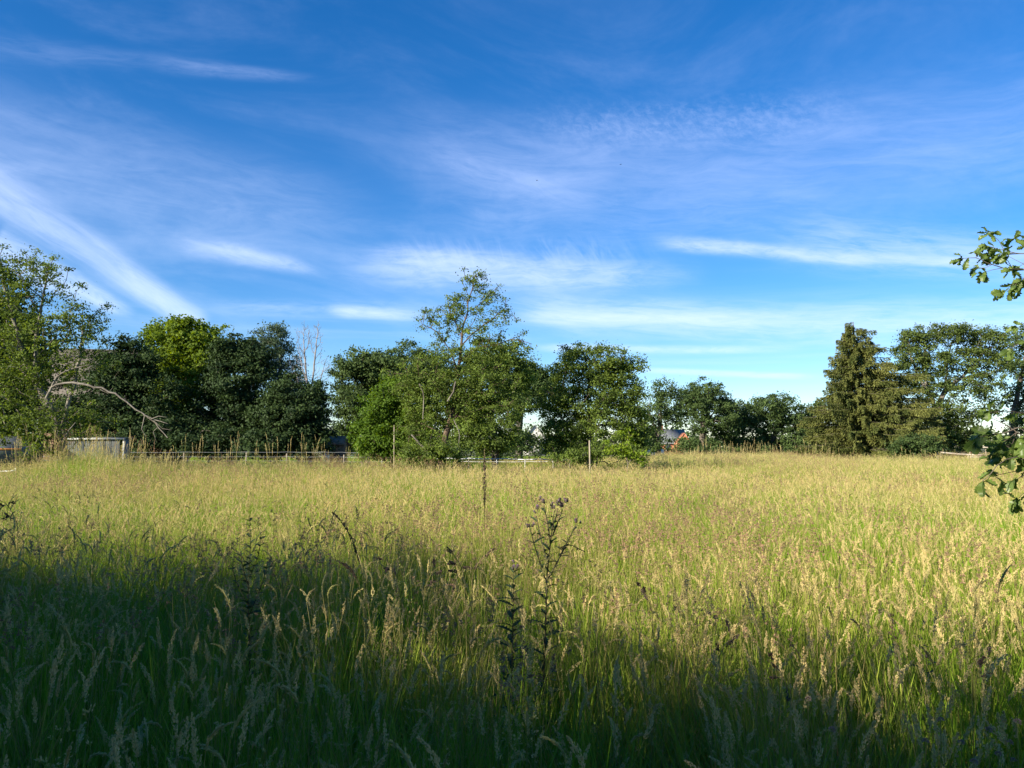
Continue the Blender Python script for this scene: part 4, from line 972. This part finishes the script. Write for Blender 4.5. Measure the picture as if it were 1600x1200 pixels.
# ------------------------------------------------------------------ fences
M['post'] = solid_mat('weathered_wood', (.20, .165, .12), (.38, .33, .26), 12, .85, .4, 0, (1, 1, .2))
M['white_plastic'] = solid_mat('white_plastic', (.62, .63, .62), (.78, .78, .76), 4, .5, 0)
M['wire'] = solid_mat('fence_wire', (.20, .22, .24), (.42, .44, .46), 4, .5, 0)
def fence(name, label, posts, heights, wr, wire_m, post_m, pw, sag=.02):
    pp = [(P(x, 700, d)[0], P(x, 700, d)[1], h) for x, d, h in posts]
    root = empty(name, (pp[0][0], pp[0][1], 0), label, 'fence')
    for x, y, h in pp:
        g = Geo(); tl = rng.normal(size=2) * .02
        tube(g, np.array([(x, y, -.2), (x + tl[0], y + tl[1], h * .6), (x + tl[0] * 1.6, y, h)]), pw, 7); g.obj('post', post_m, root)
    for z in heights:
        q = []
        for a, b in zip(pp[:-1], pp[1:]):
            for t in np.linspace(0, 1, 9)[:-1]:
                q.append((a[0] * (1 - t) + b[0] * t, a[1] * (1 - t) + b[1] * t - pw - .01, z - 4 * sag * t * (1 - t) + .01 * math.sin(a[0] * 3)))
        q.append((pp[-1][0], pp[-1][1] - pw - .01, z)); g = Geo(); tube(g, np.array(q), wr, 4); g.obj('wire', wire_m, root)
fence('wire_fence', 'pale wire fence on short posts in front of the dark trees', [(-30, 44, 1.3), (60, 44, 1.3), (140, 43, 1.3), (198, 43, 1.28), (287, 42, 1.3), (385, 42, 1.32), (448, 42, 1.25), (506, 41, 1.15), (538, 41, 1.2), (566, 40, 1.05), (597, 40, 1.2), (640, 40, 1.2)], [1.33, 1.08, .86, .64], .007, M['wire'], M['post'], .04)
fence('tape_fence', 'white fence tape running right from the foot of the crooked fruit tree', [(668, 37, 1.15), (703, 37, 1.12), (733, 37, 1.1), (791, 36, 1.1), (845, 35, 1.05), (888, 33, .95)], [1.07], .022, M['white_plastic'], M['post'], .022, .03)
fence('tape_fence', 'short length of white fence tape at the far left edge below the trailer', [(-90, 29, .95), (-20, 28.5, .92), (24, 28, .85)], [.76], .03, M['white_plastic'], M['white_plastic'], .02, .03)
fence('post_fence', 'row of thin posts below the white fence tape', [(690, 40, .95), (733, 40, .95), (776, 40, .95), (820, 40, .95), (864, 40, .95)], [.86], .010, M['white_plastic'], M['white_plastic'], .022, .02)
def post_thing(x, d, top, r_, label):
    p = P(x, top, d); g = Geo(); tube(g, np.array([(p[0], p[1], -.1), (p[0] + .01, p[1], p[2] * .5), (p[0], p[1], p[2] - .02), (p[0], p[1], p[2])]), [r_, r_, r_, r_ * .6], 7)
    tag(g.obj('wooden_post', M['post'], smooth=False), label, 'post')
post_thing(616, 32, 664, .026, 'tall pale wooden stake standing in the bright green bush')
post_thing(921, 30, 688, .032, 'wooden post at the foot of the broad apple tree')

# ------------------------------------------------------------------ shelter, trailer, rails
M['sheet'] = solid_mat('grey_sheet_metal', (.13, .14, .135), (.22, .23, .22), 1.2, .5, .1, .2)
M['pale_sheet'] = solid_mat('weathered_pale_sheet', (.22, .22, .20), (.52, .52, .48), 3.5, .7, .1)
M['white_paint'] = solid_mat('white_paint', (.60, .60, .57), (.78, .78, .75), 2, .6, .1)
M['orange'] = solid_mat('orange_strip', (.55, .20, .05), (.70, .30, .08), 2, .5, 0)
M['rubber'] = solid_mat('black_rubber', (.02, .02, .02), (.04, .04, .04), 5, .8, 0)
def shelter():
    d = 40.0; x0 = P(96, 700, d)[0]; x1 = P(195, 700, d)[0]; H = P(150, 685, d)[2]; cx = (x0 + x1) / 2; w = x1 - x0
    root = empty('field_shelter', (cx, d, 0), 'low grey corrugated metal shelter behind the apple tree, pale corner on its right', 'shelter')
    g = Geo(); n = 90; xs = np.linspace(x0, x1 - .25, n); off = .035 * np.sign(np.sin(np.arange(n) * math.pi / 1.5))
    V = np.array([(x, d + o, z) for x, o in zip(xs, off) for z in (0, H)]); i = np.arange(n - 1) * 2
    g.add(V, np.stack([i, i + 2, i + 3, i + 1], 1)); g.obj('front_wall', M['sheet'], root)
    g = Geo(); box(g, ((x1 - .05), d - .01, H / 2), (.10, .06, H)); g.obj('corner_panel', M['pale_sheet'], root)
    g = Geo(); box(g, (cx, d - .12, H - .03), (w + .12, .04, .07)); g.obj('trim', M['pale_sheet'], root)
    g = Geo(); box(g, (x1 - .02, d + .3, H / 2), (.05, .5, H)); g.obj('side_wall', M['sheet'], root)
    g = Geo(); box(g, (x0 + .02, d + .3, H / 2), (.05, .5, H)); g.obj('side_wall', M['sheet'], root)
    g = Geo(); box(g, (cx, d + .3, H + .03), (w + .12, .8, .06)); g.obj('roof', M['sheet'], root)
shelter()
def trailer():
    d = 38.0; x1 = P(33, 700, d)[0]; x0 = x1 - 4.2; H = P(0, 681, d)[2]; cx = (x0 + x1) / 2
    root = empty('trailer', (cx, d, 0), 'grey box trailer with an orange strip, mostly hidden by the apple tree', 'trailer')
    g = Geo(); box(g, (cx, d + .9, (H + .75) / 2), (4.2, 1.8, H - .75)); g.obj('box_body', M['sheet'], root)
    zs = P(0, 702, d)[2]
    g = Geo(); box(g, (cx, d - .015, zs), (4.22, .03, .09)); g.obj('strip', M['orange'], root)
    g = Geo(); box(g, (cx, d + .9, .66), (4.0, 1.5, .16)); g.obj('chassis', M['rubber'], root)
    for xx in (cx - .5, cx + .5):
        for yy in (d + .08, d + 1.72):
            g = Geo(); tube(g, np.array([(xx, yy - .1, .36), (xx, yy + .1, .36)]), .36, 16); wh = g.obj('wheel', M['rubber'], root, smooth=False)
trailer()
M['plank'] = solid_mat('pale_plank', (.40, .33, .25), (.58, .50, .40), 6, .8, .3, 0, (.2, 1, 1))
def crate():
    d = 58.0; a = P(1519, 710, d); b = P(1540, 710, d); z0 = P(1530, 719, d)[2]; z1 = P(1530, 710, d)[2]; cx = (a[0] + b[0]) / 2; w = b[0] - a[0]
    root = empty('planked_crate', (cx, d, 0), 'pale wooden crate of three planks at the right end of the rail', 'crate')
    for i, z in enumerate(np.linspace(z0 + .04, z1 - .04, 3)):
        g = Geo(); box(g, (cx, d, z), (w, .04, .125)); g.obj('plank', M['plank'], root)
        g = Geo(); box(g, (cx, d + .6, z), (w, .04, .125)); g.obj('plank', M['plank'], root)
    for x in (a[0] + .05, b[0] - .05):
        for yy in (d + .06, d + .54):
            g = Geo(); box(g, (x, yy, z1 / 2), (.07, .07, z1)); g.obj('leg', M['post'], root)
crate()
def rail(name, label, d, pa, pb, posts, r_):
    a, b = P(*pa, d), P(*pb, d); root = empty(name, ((a[0] + b[0]) / 2, d, 0), label, 'rail')
    g = Geo(); q = np.array([a, (a + b) / 2 - np.array([0, 0, .02]), b]); tube(g, q, r_, 7); g.obj('pole', M['plank'], root)
    for t in posts:
        p = a * (1 - t) + b * t; g = Geo(); tube(g, np.array([(p[0], p[1] + r_ + .05, -.1), (p[0], p[1] + r_ + .05, p[2] + .05)]), .05, 6); g.obj('post', M['post'], root)
rail('wooden_rail', 'long pale wooden rail left of the crate, under the open oak', 59.0, (1470, 707), (1519, 711), (.02, .97), .07)
rail('wooden_rail', 'shorter upper wooden rail behind the crate', 61.0, (1515, 698.5), (1543, 699), (.05, .5, .95), .07)
g = Geo(); pw_ = P(1464, 706, 60); tube(g, np.array([(pw_[0], 60, 0), (pw_[0], 60, pw_[2] + .2), (pw_[0], 60, pw_[2] + .42)]), [.09, .09, .06], 8)
tag(g.obj('marker_post', M['white_paint']), 'short white marker post left of the long wooden rail', 'post')

# ------------------------------------------------------------------ buildings far off
M['roof_grey'] = solid_mat('grey_thatch', (.085, .075, .062), (.14, .125, .11), 3, .95, .5)
M['roof_dark'] = solid_mat('slate_roof', (.12, .13, .14), (.20, .21, .21), 2, .7, .2)
M['brick'] = solid_mat('red_brick', (.42, .15, .08), (.58, .25, .15), 3, .85, .2)
M['render'] = solid_mat('pale_render', (.58, .56, .52), (.72, .70, .66), 1, .85, .1)
M['pane'] = solid_mat('window_glass', (.03, .04, .05), (.05, .06, .07), 1, .1, 0)
M['brown_board'] = solid_mat('brown_boards', (.14, .09, .06), (.24, .16, .11), 4, .85, .2)
def house(name, label, cx, y, w, dp, eave, ridge, wall_m, roof_m, gable_front=False, windows=(), chimney=None, rot=0.0, over=.35, cat='house', door=None):
    """box with a pitched roof; ridge along x, or along y when the gable faces the camera"""
    root = empty(name, (cx, y, 0), label, cat); root.rotation_euler = (0, 0, rot); L0 = (0, 0, 0)
    g = Geo(); hw, hd = w / 2, dp / 2
    if gable_front:
        prof = [(-hw, 0), (hw, 0), (hw, eave), (0, ridge), (-hw, eave)]
        V = [(x, yy, z) for yy in (-hd, hd) for x, z in prof]
    else:
        prof = [(-hd, 0), (hd, 0), (hd, eave), (0, ridge), (-hd, eave)]
        V = [(xx, yy, z) for xx in (-hw, hw) for yy, z in prof]
    g.v.append(np.array(V, float)); g.t.append(np.full(10, .5)); g.f.append(np.array([[0, 1, 6, 5], [1, 2, 7, 6], [4, 0, 5, 9]])); g.m.append(np.zeros(3)); g.n = 10
    g.f.append(np.array([[4, 3, 2, 1, 0], [5, 6, 7, 8, 9]])); g.m.append(np.zeros(2))
    g.obj('wall', wall_m, root, loc=L0)
    for s in (-1, 1):
        g = Geo(); span = hw if gable_front else hd; ln = (hd if gable_front else hw) + over
        k = (ridge - eave) / span; o = over; th = .14
        a = (s * (span + o), eave - k * o + .03); b = (0, ridge + .03)
        Q = [a, b, (b[0], b[1] + th), (a[0], a[1] + th)]
        V = [((p, q2, z) if gable_front else (q2, p, z)) for q2 in (-ln, ln) for p, z in Q]
        g.add(V, [[0, 1, 2, 3], [7, 6, 5, 4], [0, 4, 5, 1], [1, 5, 6, 2], [2, 6, 7, 3], [3, 7, 4, 0]]); rf = g.obj('roof', roof_m, root, loc=L0)
    for x, z, ww, hh in windows:
        g = Geo(); box(g, (x, -hd - .03, z), (ww + .16, .06, hh + .16)); f = g.obj('window', M['white_paint'], root, loc=L0)
        g = Geo(); box(g, (x, -hd - .07, z), (ww, .03, hh)); g.obj('pane', M['pane'], f, loc=L0)
    if door:
        g = Geo(); box(g, (door[0], -hd - .03, door[2] / 2), (door[1], .06, door[2])); g.obj('door', M['white_paint'], root, loc=L0)
    if chimney:
        g = Geo(); box(g, (chimney, 0, ridge + .3), (.6, .6, 1.4)); g.obj('chimney', M['brick'], root, loc=L0)
    return root
p = P(165, 700, 60)
house('barn', 'barn with a weathered grey roof glimpsed between the apple tree and the dark trees', p[0], 62, 9.5, 7, 4.2, P(165, 545, 60)[2], M['brown_board'], M['roof_grey'], rot=.25, cat='barn')
p = P(835, 700, 150)
house('white_cottage', 'small white gabled cottage far off between the fruit tree and the broad apple tree', p[0], 150, 5.0, 9, 2.6, P(835, 666, 150)[2], M['render'], M['roof_dark'], True, ((-1.0, 1.5, .8, 1.1), (1.0, 1.5, .8, 1.1)))
p = P(1052, 700, 150)
h_ = house('brick_house', 'far red brick house with a grey roof between the slim oak and the dark oak', p[0], 152, 4.6, 6, 2.4, P(1052, 672, 150)[2], M['brick'], M['roof_dark'], False, ((-1.2, 1.5, .8, 1.0), (1.0, 1.5, .8, 1.0)), chimney=-1.9)
p2 = P(1060, 700, 149)
house('brick_annexe', 'small red roofed brick annexe at the right end of the far brick house', p2[0] + .5, 147.5, 2.6, 3, 2.2, P(1060, 678, 149)[2], M['brick'], M['brick'], True, over=.15, cat='outbuilding')
p = P(519, 700, 56)
house('garden_shed', 'little brown shed with a white door in the gap right of the dark trees', p[0], 57, 1.5, 1.4, 1.75, 2.25, M['brown_board'], M['brown_board'], False, door=(-.45, .42, 1.65), cat='shed', over=.12)
def bale(x, y_, d, label):
    p = P(x, y_, d); o = empty('wrapped_bale', (p[0], p[1], 0), label, 'bale'); g = Geo()
    tube(g, np.array([(p[0] - .6, p[1], .65), (p[0] - .56, p[1], .65), (p[0] + .56, p[1], .65), (p[0] + .6, p[1], .65)]), [.58, .65, .65, .58], 18); g.obj('wrap', M['white_plastic'], o, smooth=False)
bale(1017, 695, 96, 'left white wrapped bale at the foot of the slim oak'); bale(1029, 695, 96, 'right white wrapped bale at the foot of the slim oak')

# ------------------------------------------------------------------ two birds high up
M['bird'] = solid_mat('dark_feathers', (.02, .02, .022), (.04, .04, .045), 10, .8, 0)
def bird(x, y_, d, label, rot):
    p = P(x, y_, d); g = Geo()
    root = empty('bird', p, label, 'bird'); root.rotation_euler = (0, .2, rot)
    tube(g, np.array([(-.09, 0, 0), (-.06, 0, 0), (0, 0, 0), (.05, 0, 0), (.085, 0, .005), (.10, 0, 0)]), [.004, .018, .026, .022, .014, .003], 8); g.obj('body', M['bird'], root, loc=(0, 0, 0), smooth=True)
    for s in (-1, 1):
        g = Geo(); V = [(.04, s * .015, .01), (-.02, s * .015, .008), (.03, s * .10, .035), (-.025, s * .09, .03), (-.04, s * .21, .02)]
        V2 = [(a, b, c - .006) for a, b, c in V]
        g.add(V + V2, [[0, 1, 3, 2], [5, 7, 8, 6]]); g.add(V + V2, [[2, 3, 4], [7, 9, 8]]); g.obj('wing', M['bird'], root, loc=(0, 0, 0))
    g = Geo(); g.add([(-.08, -.01, 0), (-.08, .01, 0), (-.15, .03, 0), (-.13, 0, .003), (-.15, -.03, 0)], [[0, 1, 2, 3, 4]]); g.obj('tail', M['bird'], root, loc=(0, 0, 0))
bird(839, 282, 85, 'lower left of two tiny dark birds in the sky', 2.2); bird(970, 257, 95, 'upper right of two tiny dark birds in the sky', .9)
#print("TRIS", sum(len(m.loops)-2*len(m.polygons) for m in bpy.data.meshes))
